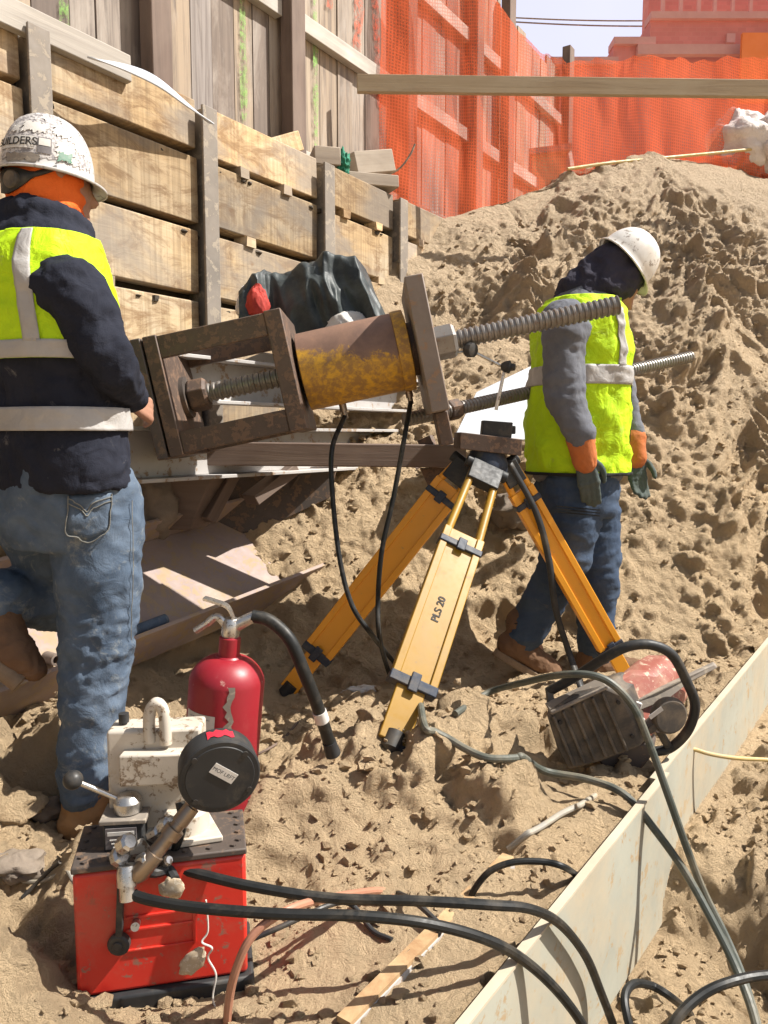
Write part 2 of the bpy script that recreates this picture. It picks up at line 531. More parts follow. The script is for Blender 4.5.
M['denim'] = cloth('faded_blue_denim', (.05, .075, .115, 1), (.115, .15, .20, 1), (.21, .225, .225, 1), dirt_at=.58)
M['denim_dark'] = cloth('dark_blue_denim', (.035, .055, .095, 1), (.06, .085, .13, 1), (.13, .12, .11, 1))
M['denim_seam'] = cloth('pale_denim_seam', (.20, .20, .18, 1), (.16, .16, .15, 1))
M['navy_knit'] = cloth('navy_hoodie_cloth', (.014, .016, .026, 1), (.022, .024, .036, 1), (.16, .15, .145, 1), dirt_at=.66)
M['hood_navy'] = cloth('dark_hood_cloth', (.028, .026, .04, 1), (.045, .042, .06, 1), fold=.8)
M['grey_knit'] = cloth('grey_sweatshirt_cloth', (.11, .115, .135, 1), (.155, .16, .18, 1), (.28, .22, .17, 1), dirt_at=.66)
M['lime'] = cloth('lime_safety_cloth', (.50, .74, .012, 1), (.40, .62, .012, 1), (.36, .44, .08, 1), dirt_at=.63, rough=.7, fold=1.1)
M['trim_black'] = cloth('black_trim', (.02, .02, .02, 1), (.03, .03, .03, 1))
M['silver'] = cloth('silver_reflective_tape', (.42, .40, .38, 1), (.34, .325, .31, 1), rough=.45, weave=700, fold=.5)
M['bandana'] = cloth('orange_bandana_cloth', (.80, .16, .03, 1), (.72, .12, .02, 1), fold=.9)
M['glove_orange'] = cloth('orange_glove_cuff', (.50, .15, .045, 1), (.36, .13, .055, 1), (.30, .22, .15, 1))
M['glove_dark'] = cloth('dark_teal_glove', (.06, .085, .085, 1), (.09, .10, .09, 1), (.22, .20, .16, 1))
M['boot'] = cloth('tan_leather', (.30, .17, .075, 1), (.22, .13, .065, 1), (.38, .28, .17, 1), weave=120, fold=.5)
M['boot_brown'] = cloth('brown_leather', (.185, .105, .06, 1), (.13, .075, .045, 1), (.33, .24, .15, 1), weave=120, fold=.5)
M['sole'] = paint('dusty_boot_sole', (.26, .18, .11, 1), (.18, .125, .08, 1), rough=.9, scale=20)
M['bagcloth'] = cloth('white_woven_bag', (.72, .66, .62, 1), (.60, .54, .50, 1), weave=250, fold=1.0)


def brick_mat():
    t = NT('red_brown_brick'); v = t.coord('UV')
    b = t.n('ShaderNodeTexBrick')
    b.inputs['Scale'].default_value = 4.0
    b.inputs['Color1'].default_value = (.68, .25, .215, 1); b.inputs['Color2'].default_value = (.60, .215, .185, 1)
    b.inputs['Mortar'].default_value = (.62, .27, .23, 1); b.inputs['Mortar Size'].default_value = .012
    t.l(v, b.inputs['Vector'])
    n = t.noise(v, 1.5, 5, .6)
    t.set(t.mix(t.ramp(n, [(.35, 0.0), (.7, .5)]), b.outputs[0], (.48, .17, .14, 1)), .9)
    return t.mat
M['panel_orange'] = paint('orange_panel_paint', (.85, .24, .06, 1), (.78, .2, .05, 1), rough=.7, scale=2)
M['brick'] = brick_mat()
M['brick_pale'] = paint('pinkish_stone', (.62, .34, .30, 1), (.55, .28, .25, 1), rough=.9, scale=3)


def net_mat(name, base=.52):
    t = NT(name); v = t.coord('UV')
    out = t.N['Material Output']
    t.N.remove(t.bsdf)
    def wave(dirn, sc):
        w = t.n('ShaderNodeTexWave', bands_direction=dirn)
        w.inputs['Scale'].default_value = sc; w.inputs['Distortion'].default_value = .4
        w.inputs['Detail'].default_value = 1
        t.l(v, w.inputs['Vector']); return w.outputs['Fac']
    g = t.math('MAXIMUM', wave('X', 14), wave('Y', 14))
    nm_ = t.n('ShaderNodeMapping'); nm_.inputs['Scale'].default_value = (3.2, .7, 1); t.l(v, nm_.inputs['Vector'])
    nz = t.noise(nm_.outputs[0], 1.5, 6, .7, .9)
    cover = t.math('ADD', t.math('MULTIPLY', t.ramp(g, [(.55, 0.0), (.95, 1.0)]), .22),
                   t.math('ADD', t.math('MULTIPLY', nz, .62), base - .38))
    d = t.n('ShaderNodeBsdfDiffuse'); d.inputs[0].default_value = (.95, .20, .085, 1)
    tr = t.n('ShaderNodeBsdfTranslucent'); tr.inputs[0].default_value = (.98, .22, .09, 1)
    m1 = t.n('ShaderNodeMixShader'); m1.inputs[0].default_value = .5
    t.l(d.outputs[0], m1.inputs[1]); t.l(tr.outputs[0], m1.inputs[2])
    tp = t.n('ShaderNodeBsdfTransparent'); tp.inputs[0].default_value = (1, 1, 1, 1)
    m2 = t.n('ShaderNodeMixShader')
    t.l(cover, m2.inputs[0]); t.l(tp.outputs[0], m2.inputs[1]); t.l(m1.outputs[0], m2.inputs[2])
    t.l(m2.outputs[0], out.inputs['Surface'])
    return t.mat
M['net'] = net_mat('orange_debris_netting')


def fence_mat():
    t = NT('stained_fence_planks')
    tc = t.n('ShaderNodeUVMap'); tc.uv_map = 'UVMap'
    def mp(s):
        m = t.n('ShaderNodeMapping'); m.inputs['Scale'].default_value = s
        t.l(tc.outputs[0], m.inputs['Vector']); return m.outputs[0]
    g = t.noise(mp((1.0, 26, 1)), 1.0, 6, .65, .9)
    att = t.n('ShaderNodeAttribute'); att.attribute_name = 'tint'
    base = t.ramp(att.outputs['Fac'], [(0.0, (.13, .10, .085, 1)), (.2, (.30, .235, .185, 1)), (.4, (.23, .19, .165, 1)),
                                       (.55, (.38, .29, .20, 1)), (.75, (.27, .235, .215, 1)), (1.0, (.42, .33, .235, 1))])
    col = t.mix(t.ramp(g, [(.36, .8), (.56, 0.0)]), base, (.12, .095, .08, 1))
    big = t.noise(mp((.9, 3, 1)), 1.4, 6, .7, .6)
    col = t.mix(t.ramp(big, [(.50, 0.0), (.66, .6)]), col, (.40, .35, .30, 1))
    t.set(col, .88)
    t.bump(g, .4, .004)
    return t.mat
M['fence'] = fence_mat()
def sprayed(name, c):
    t = NT(name); v = t.coord(); out = t.N['Material Output']
    n = t.noise(v, 22, 6, .7, .4)
    t.set(c, .8)
    tp = t.n('ShaderNodeBsdfTransparent'); mx = t.n('ShaderNodeMixShader')
    t.l(t.ramp(n, [(.42, 0.0), (.64, .8)]), mx.inputs[0]); t.l(tp.outputs[0], mx.inputs[1]); t.l(t.bsdf.outputs[0], mx.inputs[2])
    t.l(mx.outputs[0], out.inputs['Surface'])
    return t.mat
M['spray_green'] = sprayed('green_spray_paint', (.22, .42, .09, 1))
M['spray_red'] = sprayed('red_spray_paint', (.58, .11, .045, 1))

# ------------------------------------------------------------------ wall frame of reference
WD = V((.558, .830, 0)); WD.normalize()
WN = V((WD.y, -WD.x, 0))
W0 = V((-1.11, 3.10, 0))


def W(s, t, z):
    """a point s metres along the shored wall, t metres out of its face, at height z"""
    p = W0 + WD * s + WN * t
    return V((p.x, p.y, z))


# trench plate line
PL0 = V((.122, 1.226, 0)); PD = V((.597, .802, 0)); PN = V((.802, -.597, 0))

# ------------------------------------------------------------------ terrain
CREST_X = [-1.5, -.5, .18, .47, 1.01, 1.34, 2.06, 2.65, 3.39, 5.0]
CREST_Z = [2.2, 2.26, 2.30, 2.45, 2.72, 2.91, 3.16, 3.15, 3.13, 3.1]


def base_height(x, y):
    tw = (x - W0.x) * WN.x + (y - W0.y) * WN.y
    tp = (x - PL0.x) * PN.x + (y - PL0.y) * PN.y
    crest_y = 5.22 + .45 * x
    foot = 3.30 + .12 * np.clip(x - 1, -2, 3)
    u = np.clip((y - foot) / np.maximum(crest_y - foot, .3), 0, 1)
    cz = np.interp(x, CREST_X, CREST_Z)
    m = cz * (.72 * u + .28 * np.sin(u * PI / 2)) * (.55 + .45 * smooth(0, .18, u))
    back = smooth(0, 2.2, y - crest_y)
    m = np.where(y > crest_y, cz - (cz - 2.55) * back, m)
    # spoil along the foot of the shored wall
    berm = np.where(tw < .45, .03 + (.45 - np.clip(tw, -.2, .45)) * .58, .05 * (1 - smooth(.45, .85, tw)))
    berm = berm * smooth(1.0, 1.9, y)
    h = np.maximum(m, berm) + .15 * np.minimum(m, berm)
    # gentle lumps
    def hump(cx, cy, rx, ry, a, rot=0.0):
        c, s = math.cos(rot), math.sin(rot)
        dx = (x - cx) * c + (y - cy) * s; dy = -(x - cx) * s + (y - cy) * c
        return a * np.exp(-((dx / rx) ** 2 + (dy / ry) ** 2))
    h = h + hump(.02, 1.98, .32, .17, .05, .25) + hump(.33, 1.98, .16, .12, .03) - hump(-.26, 1.72, .22, .10, .05)
    h = h + hump(-1.02, 1.60, .16, .16, .07) - hump(.55, 1.80, .2, .2, .02) - hump(-.40, 1.42, .36, .20, .075) - hump(.5, 2.25, .25, .2, .02)
    h = h + hump(-1.05, 1.36, .18, .14, .03)
    # broken ridge of spoil across the middle, steep on its near side
    rl = 2.02 + .33 * (x + .02) + .06 * fbm(x * 4.0, x * 0 + 2.0, 77, 3)
    wx = smooth(-.46, -.28, x) * (1 - smooth(.30, .48, x))
    e = y - rl
    h = h + wx * .10 * np.where(e < 0, np.exp(-(e / .11) ** 2), np.exp(-(e / .22) ** 2)) * (1 + .9 * fbm(x * 5, y * 5, 78, 3))
    # trodden hollow by the standing boot
    h = h - hump(-.77, 1.93, .16, .20, .07)
    # trench on the near side of the steel plates
    sp = (x - PL0.x) * PD.x + (y - PL0.y) * PD.y
    right = -.47 + .22 * smooth(1.08, 1.35, sp) + .20 * smooth(.1, .9, tp) + .10 * smooth(2.3, 3.8, sp)
    right = right - hump(1.02, 1.95, .14, .18, .14)
    right = np.maximum(right, m - .55 + .3 * smooth(3.2, 4.0, y))
    left = h
    k = smooth(-.012, .006, tp)
    far = smooth(3.5, 4.3, y)
    k = k * (1 - far)
    return left * (1 - k) + right * k


gx = np.arange(-2.3, 4.6, .0105)
gy = [0.55]
while gy[-1] < 8.2:
    y_ = gy[-1]
    gy.append(y_ + (.0062 if y_ < 1.6 else .0075 if y_ < 3.2 else .0068 if y_ < 5.6 else .010 if y_ < 6.8 else .03))
gy = np.array(gy)
GX, GY = np.meshgrid(gx, gy)
Z = base_height(GX, GY)
TP = (GX - PL0.x) * PN.x + (GY - PL0.y) * PN.y
steep = 1 - np.exp(-((TP) / .03) ** 2) * (GY < 4.2)
mound = smooth(3.3, 4.3, GY)
Z0 = Z.copy()
_gy = np.gradient(base_height(GX, GY) * 1.0, axis=0) / np.gradient(gy)[:, None]
_gy = np.where((TP > -.08) & (TP < .08) & (GY < 4.2), 0, _gy)
AY = np.cumsum(np.sqrt(1 + np.clip(_gy, -2.5, 2.5) ** 2) * np.gradient(gy)[:, None], axis=0)
AY = AY[:, [len(gx) // 2]] * .0 + AY
Z = np.zeros_like(Z0)                      # relief, measured out of the slope
Z += .045 * fbm(GX * 2.2, AY * 2.2, 3, 3) * (.55 + 1.9 * mound)
rid = np.abs(fbm(GX * 3.0 + .6 * fbm(GX * 2, AY * 2, 31, 3), AY * 3.0, 21, 4))
Z -= .045 * (.20 - np.minimum(rid, .20)) * (.30 + .6 * mound) - .003
# raking marks running down the left flank of the heap
du = GX * .85 + AY * .53
dv = -GX * .53 + AY * .85
rake = np.abs(fbm(dv * 6.5, du * .9, 51, 4))
lf = mound * smooth(2.1, 1.0, GX)
Z += lf * .11 * (rake - .22)
Z += .010 * (np.abs(fbm(GX * 20 + 3, AY * 20, 61, 4, .65)) - .2) * (.6 + .8 * mound)
Z += .030 * fbm(GX * 8, AY * 8, 5, 5, .60) * (.8 + .7 * mound * (1 - .5 * lf))
cl = 1 - np.abs(fbm(GX * 17, AY * 17, 9, 3, .6)) * 2.2
Z += .010 * np.clip(cl, -1, 1) * (.9 + .7 * mound)
Z -= .012


def stamp(n, xr, yr, rr, hh, depress=False, seed=1):
    rg = np.random.default_rng(seed)
    for _ in range(n):
        cx = rg.uniform(*xr); cy = rg.uniform(*yr)
        r = rg.uniform(*rr) * (.6 + .8 * rg.random()); a = rg.uniform(*hh) * r
        i0, i1 = np.searchsorted(gx, (cx - r, cx + r)); j0, j1 = np.searchsorted(gy, (cy - r, cy + r))
        if i1 - i0 < 2 or j1 - j0 < 2: continue
        X = gx[None, i0:i1] - cx; jc = min(np.searchsorted(gy, cy), len(gy) - 1); ic = min(np.searchsorted(gx, cx), len(gx) - 1)
        Yv = AY[j0:j1, i0:i1] - AY[jc, ic]
        th = rg.uniform(0, PI); e = rg.uniform(.55, 1)
        c, s = math.cos(th), math.sin(th)
        A = (X * c + Yv * s) / r + .22 * vnoise(X * 2.6 / r + cx * 31, Yv * 2.6 / r + cy * 17, 5); B = (-X * s + Yv * c) / (r * e)
        wob = 1 + .35 * vnoise(A * 2.2 + cx * 9, B * 2.2 + cy * 7, 3)
        q = np.clip(1 - (A * A + B * B) * wob, 0, 1)
        w = steep[j0:j1, i0:i1]
        if depress:
            rim = np.exp(-((np.sqrt(A * A + B * B) - .85) / .16) ** 2) * .35
            Z[j0:j1, i0:i1] += w * a * (rim - np.clip(q * 2.2, 0, 1))
        else:
            Z[j0:j1, i0:i1] += w * a * q ** .55


stamp(55, (.4, 4.4), (3.3, 5.6), (.07, .17), (.30, .5), True, 11)
stamp(90, (-1.0, 1.6), (1.2, 3.3), (.05, .12), (.22, .36), True, 12)
stamp(1500, (.8, 4.4), (3.3, 6.3), (.018, .07), (.35, .7), False, 13)
stamp(2600, (-1.4, 4.4), (.8, 6.3), (.015, .035), (.35, .7), False, 14)
stamp(240, (-.25, .75), (1.85, 2.5), (.03, .075), (.35, .6), False, 15)
stamp(120, (-1.4, -.6), (1.2, 2.4), (.05, .12), (.35, .6), False, 16)
stamp(300, (.5, 2.2), (1.0, 3.0), (.025, .07), (.3, .6), False, 17)
calm = np.ones_like(Z)
for cx, cy, r, k in ((.60, 2.08, .22, .75), (.55, 1.9, .12, .7), (-.36, 1.42, .25, .7), (.02, 2.35, .14, .5), (-.05, 1.55, .3, .4), (.25, 1.5, .25, .4), (-.42, 1.9, .14, .7), (.95, 3.2, .3, .6), (-.77, 1.9, .15, .8)):
    calm -= k * np.exp(-(((GX - cx) / r) ** 2 + ((GY - cy) / r) ** 2))
zone = fbm(GX * 1.3 + 4, AY * 1.1, 91, 3)
var = .45 + .85 * smooth(-.18, .22, zone)
Z = Z * (1 - mound + mound * var)
ga, gb = np.array((1.35, 5.60)), np.array((.35, 4.45))
gd = gb - ga; gl = np.hypot(*gd)
ta = np.clip(((GX - ga[0]) * gd[0] + (GY - ga[1]) * gd[1]) / gl ** 2, 0, 1)
sdist = ((GX - ga[0]) * gd[1] - (GY - ga[1]) * gd[0]) / gl + .07 * fbm(GX * 3, GY * 3, 93, 3)
endf = np.exp(-((((GX - ga[0]) * gd[0] + (GY - ga[1]) * gd[1]) / gl ** 2 - .5) / .55) ** 4)
Z -= .17 * endf * np.where(sdist > 0, np.exp(-(sdist / .34) ** 2), np.exp(-(sdist / .09) ** 2))
relief = Z * steep * np.clip(calm, .15, 1) * (1 - .6 * smooth(-1.0, -.2, GY - (5.22 + .45 * GX)))
gzx = np.gradient(Z0, axis=1) / np.gradient(gx)[None, :]; gzy = np.gradient(Z0, axis=0) / np.gradient(gy)[:, None]
gzx = np.clip(gzx * steep, -1.2, 1.2); gzy = np.clip(gzy * steep, -1.2, 1.2)
nl = np.sqrt(1 + gzx ** 2 + gzy ** 2)
SX = GX - relief * gzx / nl; SY = GY - relief * gzy / nl; SZ = Z0 + relief / nl
Z = Z0 + relief * nl


def H(x, y):
    i = min(max(np.searchsorted(gx, x) - 1, 0), len(gx) - 2); j = min(max(np.searchsorted(gy, y) - 1, 0), len(gy) - 2)
    a = (x - gx[i]) / (gx[i + 1] - gx[i]); b = (y - gy[j]) / (gy[j + 1] - gy[j])
    return float((Z[j, i] * (1 - a) + Z[j, i + 1] * a) * (1 - b) + (Z[j + 1, i] * (1 - a) + Z[j + 1, i + 1] * a) * b)


def G(px, py, lift=0.0, y0=.7, y1=7.0):
    """where the sight line of a photo position meets the sand"""
    y = y0
    while y < y1:
        p = P(px, py, y)
        if p.z <= H(p.x, p.y) + lift: return p
        y += .006
    return P(px, py, y1)


def grid_mesh(name, X, Y_, Z_, mat):
    ny, nx = X.shape
    me = bpy.data.meshes.new(name)
    co = np.stack([X, Y_, Z_], -1).reshape(-1, 3).astype(np.float32)
    idx = np.arange(ny * nx).reshape(ny, nx)
    q = np.stack([idx[:-1, :-1], idx[:-1, 1:], idx[1:, 1:], idx[1:, :-1]], -1).reshape(-1, 4)
    me.vertices.add(len(co)); me.vertices.foreach_set('co', co.ravel())
    me.loops.add(q.size); me.loops.foreach_set('vertex_index', q.ravel().astype(np.int32))
    me.polygons.add(len(q)); me.polygons.foreach_set('loop_start', (np.arange(len(q)) * 4).astype(np.int32))
    me.polygons.foreach_set('use_smooth', np.ones(len(q), dtype=bool))
    me.update(calc_edges=True); me.validate()
    me.materials.append(mat)
    o = bpy.data.objects.new(name, me); COL.objects.link(o); WORLD[o.name] = V((0, 0, 0))
    return o


ground = grid_mesh('ground', SX, SY, SZ, M['sand'])
tag(ground, kind='structure')
mb = MB()
mb.add([(-60, -60, -.55), (60, -60, -.55), (60, .6, -.55), (-60, .6, -.55)], [(0, 1, 2, 3)])
mb.add([(-60, .6, -.55), (-2.0, .6, -.55), (-2.0, 1.2, -.55), (-60, 1.2, -.55)], [(0, 1, 2, 3)])
mb.add([(4.4, .6, -.55), (60, .6, -.55), (60, 8.0, 2.3), (4.4, 8.0, 2.3)], [(0, 1, 2, 3)])
tag(mb.build('pit_floor', M['sand']), kind='structure')
mb = MB()
a = W(-40, -.35, 2.42); b = W(6, -.35, 2.42)
mb.add([a, b, (4.5, 8.1, 2.42), (60, 8.1, 2.42), (60, 300, 2.42), (-200, 300, 2.42), (-200, 0, 2.42)], [(0, 1, 2, 3, 4, 5, 6)])
tag(mb.build('street_ground', M['sand']), kind='structure')

# loose crumbs of sand
mb = MB()
rg = random.Random(5)
def crumb(p, r):
    vs = []
    t = (1 + 5 ** .5) / 2
    base = [(-1, t, 0), (1, t, 0), (-1, -t, 0), (1, -t, 0), (0, -1, t), (0, 1, t), (0, -1, -t), (0, 1, -t), (t, 0, -1), (t, 0, 1), (-t, 0, -1), (-t, 0, 1)]
    fs = [(0, 11, 5), (0, 5, 1), (0, 1, 7), (0, 7, 10), (0, 10, 11), (1, 5, 9), (5, 11, 4), (11, 10, 2), (10, 7, 6), (7, 1, 8), (3, 9, 4), (3, 4, 2), (3, 2, 6), (3, 6, 8), (3, 8, 9), (4, 9, 5), (2, 4, 11), (6, 2, 10), (8, 6, 7), (9, 8, 1)]
    a = rg.uniform(0, 6.3); c, s = math.cos(a), math.sin(a); sz = rg.uniform(.5, .9)
    for v in base:
        k = r / 1.9 * rg.uniform(.5, 1.45)
        vs.append((p[0] + (v[0] * c - v[1] * s) * k, p[1] + (v[0] * s + v[1] * c) * k, p[2] + v[2] * k * sz))
    mb.add(vs, fs)
for _ in range(30000):
    y = .9 + 4.6 * rg.random() ** 1.4
    x = y * rg.uniform(-.5, .56)
    tw = (x - W0.x) * WN.x + (y - W0.y) * WN.y
    if tw < .1: continue
    cm_ = mnoise.noise(V((x * 2.6, y * 2.6, 3.3))) + .5 * mnoise.noise(V((x * 7, y * 7, 8)))
    if cm_ < rg.uniform(-.5, .55): continue
    r = .0018 + .017 * rg.random() ** 6.0 + .0012 * y * rg.random()
    if abs((x - PL0.x) * PN.x + (y - PL0.y) * PN.y) < .03: continue
    crumb((x, y, H(x, y) + r * .2), r)
tag(mb.build('sand_crumbs', M['sand'], smooth=25), 'loose crumbs of sand scattered over the pit floor', 'sand', kind='stuff')

# ------------------------------------------------------------------ shored wall
ROW = .31
wall = thing('shoring_wall', 'tall shored pit wall of pale sawn timber boards between steel piles', 'wall', W(.5, 0, 0))
piles = [-1.9, -1.08, -.26, .546, 1.40, 2.137, 2.95]
mb = MB()
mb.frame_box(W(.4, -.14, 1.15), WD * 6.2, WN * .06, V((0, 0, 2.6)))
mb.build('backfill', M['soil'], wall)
for i in range(len(piles) - 1):
    s0, s1 = piles[i] + .035, piles[i + 1] - .035
    for r in range(9):
        zt = 2.525 - r * ROW
        mb = MB(); mb.tint = random.uniform(.2, .85)
        nseg = 12
        c = W((s0 + s1) / 2, -.045 + random.uniform(-.008, .008), zt - (ROW - .032) / 2 + random.uniform(-.006, .006))
        tilt = random.uniform(-.008, .008)
        hh = ROW - .034
        if r == 0: hh -= .07; c.z -= .035
        mb.frame_box(c, (WD + V((0, 0, tilt))) * (s1 - s0), WN * .08, V((0, 0, hh)), .004)
        mb.build('lagging_board', M['board'], wall, bevel=.006)
        # spacer blocks in the gap below
        for q in (.28, .72):
            if random.random() < .75:
                ss = s0 + (s1 - s0) * (q + random.uniform(-.1, .1))
                mb = MB(); mb.tint = random.uniform(.6, .95)
                mb.frame_box(W(ss, -.035, zt - ROW + .014), WD * .06, WN * .09, V((0, 0, .044)), .003)
                mb.build('spacer_block', M['board'], wall)
for s in piles:
    mb = MB()
    top = 2.43
    mb.frame_box(W(s, .045, top / 2), WD * .085, WN * .014, V((0, 0, top)))
    mb.frame_box(W(s, -.03, top / 2 - .003), WD * .012, WN * .136, V((0, 0, top - .006)))
    mb.build('steel_pile', M['pile'], wall, bevel=.003)
# pale weathered cap board over the near bays
mb = MB(); mb.tint = .6
mb.frame_box(W(-1.1, .012, 2.445), WD * 2.5, WN * .035, V((0, 0, .10)), .003)
mb.build('cap_board', M['board_white'], wall, bevel=.004)
# dirt clods in the gaps
mb = MB()
for _ in range(420):
    r = random.randrange(1, 9); s = random.uniform(-1.8, 2.9)
    mb.ball(W(s, -.03 + random.uniform(-.03, .02), 2.5 - r * ROW + .005), random.uniform(.008, .02), 6, 4, (1.3, 1.3, .7), .3)
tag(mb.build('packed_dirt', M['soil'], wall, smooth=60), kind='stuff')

# ------------------------------------------------------------------ street fence above
FO = -.40
fence = thing('plank_fence', 'tall weathered vertical plank fence standing above the shored wall', 'fence', W(1.5, FO, 2.45))
fposts = [-1.3, -.35, .59, 1.57, 2.79, 3.81, 4.40, 5.80]
tops = [5.4, 5.4, 5.4, 5.4, 5.3, 5.0, 4.72, 4.85]
for i in range(len(fposts) - 1):
    s = fposts[i]; mb = MB()
    zt = tops[i] - .1
    while s < fposts[i + 1] - .01:
        w = random.uniform(.13, .20); w = min(w, fposts[i + 1] - s)
        mb.tint = random.random()
        hz = zt + random.uniform(-.05, .05)
        mb.frame_box(W(s + w / 2, FO - .03 + random.uniform(-.006, .006), (2.40 + hz) / 2), WD * (w - .006), WN * .022, V((0, 0, hz - 2.40)))
        s += w
    mb.build('plank_panel', M['fence'], fence, smooth=0)
for s, t_ in zip(fposts, tops):
    mb = MB(); mb.tint = random.uniform(.3, .8)
    mb.frame_box(W(s, FO + .062, (2.42 + t_) / 2), WD * .12, WN * .085, V((0, 0, t_ - 2.42)))
    mb.build('fence_post', M['timber_dark'], fence, bevel=.006)
for i in range(len(fposts) - 1):
    for z in (2.62, 3.38, 4.14):
        if i < 3 and z < 2.7: continue
        mb = MB(); mb.tint = random.uniform(.3, .9)
        mb.frame_box(W((fposts[i] + fposts[i + 1]) / 2, FO + .012, z), WD * (fposts[i + 1] - fposts[i] - .125), WN * .055, V((0, 0, .10)))
        mb.build('fence_rail', M['board_white'], fence, bevel=.004)
# sprayed lines on the planks
def spray(s, z0, z1, w, m, slant=0.0):
    mb = MB()
    n = 14
    vs = []; 
    for k in range(n + 1):
        q = k / n; ww = w * random.uniform(.6, 1.2)
        for sg in (-.5, .5):
            vs.append(W(s + sg * ww + slant * q, FO - .0095, z0 + (z1 - z0) * q))
    mb.add(vs, [(2 * k, 2 * k + 1, 2 * k + 3, 2 * k + 2) for k in range(n)])
    mb.build('spray_mark', m, fence, smooth=0)
spray(1.24, 2.5, 3.9, .05, M['spray_green'])
spray(1.86, 2.5, 4.4, .045, M['spray_green'])
spray(.16, 2.5, 3.4, .05, M['spray_green'])
spray(2.28, 3.45, 4.3, .10, M['spray_red'], .1)
spray(2.55, 3.2, 4.3, .09, M['spray_red'], -.1)
spray(2.00, 3.6, 4.3, .06, M['spray_red'], .12)

# guard rail across
mb = MB(); mb.tint = .5
a = P(357, 84, 5.0); b = P(900, 91, 5.25)
mb.bar(a, b, .04, .105)
tag(mb.build('guard_rail', M['guard'], bevel=.004), 'long dull timber board spanning across the orange netting', 'guard rail')
# a stake off to the side that carries it
mb = MB(); mb.tint = .4
q = P(890, 91, 5.29)
mb.frame_box((q.x, q.y + .06, 2.6), V((.09, 0, 0)), V((0, .06, 0)), V((0, 0, 3.6)))
tag(mb.build('rail_stake', M['guard'], bevel=.004), 'timber stake holding up the far end of the long board', 'stake')

# ------------------------------------------------------------------ orange net
def net_sheet(name, cols, label, mat, seed=0, uvs=1.0, wav=.05):
    """cols: (x, y, z_bottom, z_top) along the run"""
    rg = random.Random(seed)
    xs = np.array([c[0] for c in cols]); ys = np.array([c[1] for c in cols]); zb = np.array([c[2] for c in cols]); zt = np.array([c[3] for c in cols])
    n, m = 140, 50
    tt = np.linspace(0, 1, n); k = np.linspace(0, 1, len(cols))
    X = np.interp(tt, k, xs); Y_ = np.interp(tt, k, ys); B = np.interp(tt, k, zb); T = np.interp(tt, k, zt)
    T = T + .03 * vnoise(X * 9, X * 0, seed) + .03 * vnoise(X * 23, X * 0, seed + 4)
    mb = MB(); vs = []; uv = []
    for i in range(n):
        for j in range(m):
            q = j / (m - 1)
            z = B[i] + (T[i] - B[i]) * q
            w = wav * float(fbm(np.array(X[i] * 3.2 + z * .4), np.array(z * .8), seed + 9, 3)) * (1 - .5 * q)
            vs.append((X[i] - w * .4, Y_[i] - w * 1.0, z)); uv.append((X[i] * uvs + Y_[i] * .4, z * uvs))
    fs = []; us = []
    for i in range(n - 1):
        for j in range(m - 1):
            f = (i * m + j, (i + 1) * m + j, (i + 1) * m + j + 1, i * m + j + 1)
            fs.append(f); us.append([uv[q] for q in f])
    mb.add(vs, fs, us)
    o = mb.build(name, mat)
    return tag(o, label, 'netting')


def top_at(px, py, Y): return P(px, py, Y).z
ncols = []
for px, pt in ((381, -40), (405, -40), (440, -40), (474, -40), (480, -20), (505, 24), (535, 50), (560, 62), (610, 60), (660, 62), (720, 58), (770, 55), (860, 50), (940, 50)):
    r = (px - 384) / F
    y = 5.34 / (1 - .45 * r); x = r * y
    ncols.append((x, y, float(base_height(np.array(x), np.array(y))) - .25, P(px, pt, y).z))
net_sheet('safety_net', ncols, 'tall sheet of orange debris netting hung behind the sand heap', M['net'], 3, wav=.20)
ncols = []
for px, pt in ((560, 170), (600, 164), (650, 159), (700, 154), (770, 147), (860, 142)):
    r = (px - 384) / F
    y = 5.20 / (1 - .45 * r); x = r * y
    ncols.append((x, y, float(base_height(np.array(x), np.array(y))) - .1, P(px, pt, y).z))
net_sheet('fallen_net', ncols, 'low slumped strip of orange netting in front of the white bags', M['net'], 8, wav=.10)
mb = MB()
mb.tube(spline([V((c[0], c[1] - .02, c[3])) for c in ncols], 8), .012, 8)
tag(mb.build('net_hem_rope', M['cord_yellow']), 'pale rope along the top of the slumped orange netting', 'rope')

# ------------------------------------------------------------------ building, skip, wires, bags
bl = thing('brick_building', 'red brick building with a stepped parapet behind the orange netting', 'building', P(700, 120, 12))
YB = 12.0
def bpt(px, py, d=0): return P(px, py, YB + d)
mb = MB()
zb = 2.4
def wallbox(px0, px1, pyt, d0, d1):
    x0 = P(px0, pyt, YB).x; x1 = P(px1, pyt, YB).x; zt = P(px0, pyt, YB).z
    mb.frame_box(((x0 + x1) / 2, YB + (d0 + d1) / 2, (zb + zt) / 2), V((x1 - x0, 0, 0)), V((0, d1 - d0, 0)), V((0, 0, zt - zb)))
    # brick UV
    return x0, x1, zt
wallbox(552, 616, 66, 0, 4); 
x0, x1, zt1 = wallbox(616, 656, 42, .12, 4)
x0, x1, zt2 = wallbox(656, 1100, 12, .24, 4)
o = mb.build('wall', M['brick'], bl, smooth=0)
mb = MB()
for px0, px1, py, d in ((550, 617, 66, -.04), (615, 657, 42, .08), (655, 1100, 12, .20)):
    a = P(px0, py, YB); b = P(px1, py, YB)
    mb.frame_box(((a.x + b.x) / 2, YB + d + .12, a.z + .05), V((b.x - a.x, 0, 0)), V((0, .3, 0)), V((0, 0, .10)))
mb.build('coping', M['brick_pale'], bl)
mb = MB()
a = P(636, 52, YB + .1); b = P(756, 52, YB + .1)
mb.frame_box(((a.x + b.x) / 2, YB + .06, a.z), V((b.x - a.x, 0, 0)), V((0, .10, 0)), V((0, 0, .14)))
mb.build('stone_band', M['brick_pale'], bl)
mb = MB()
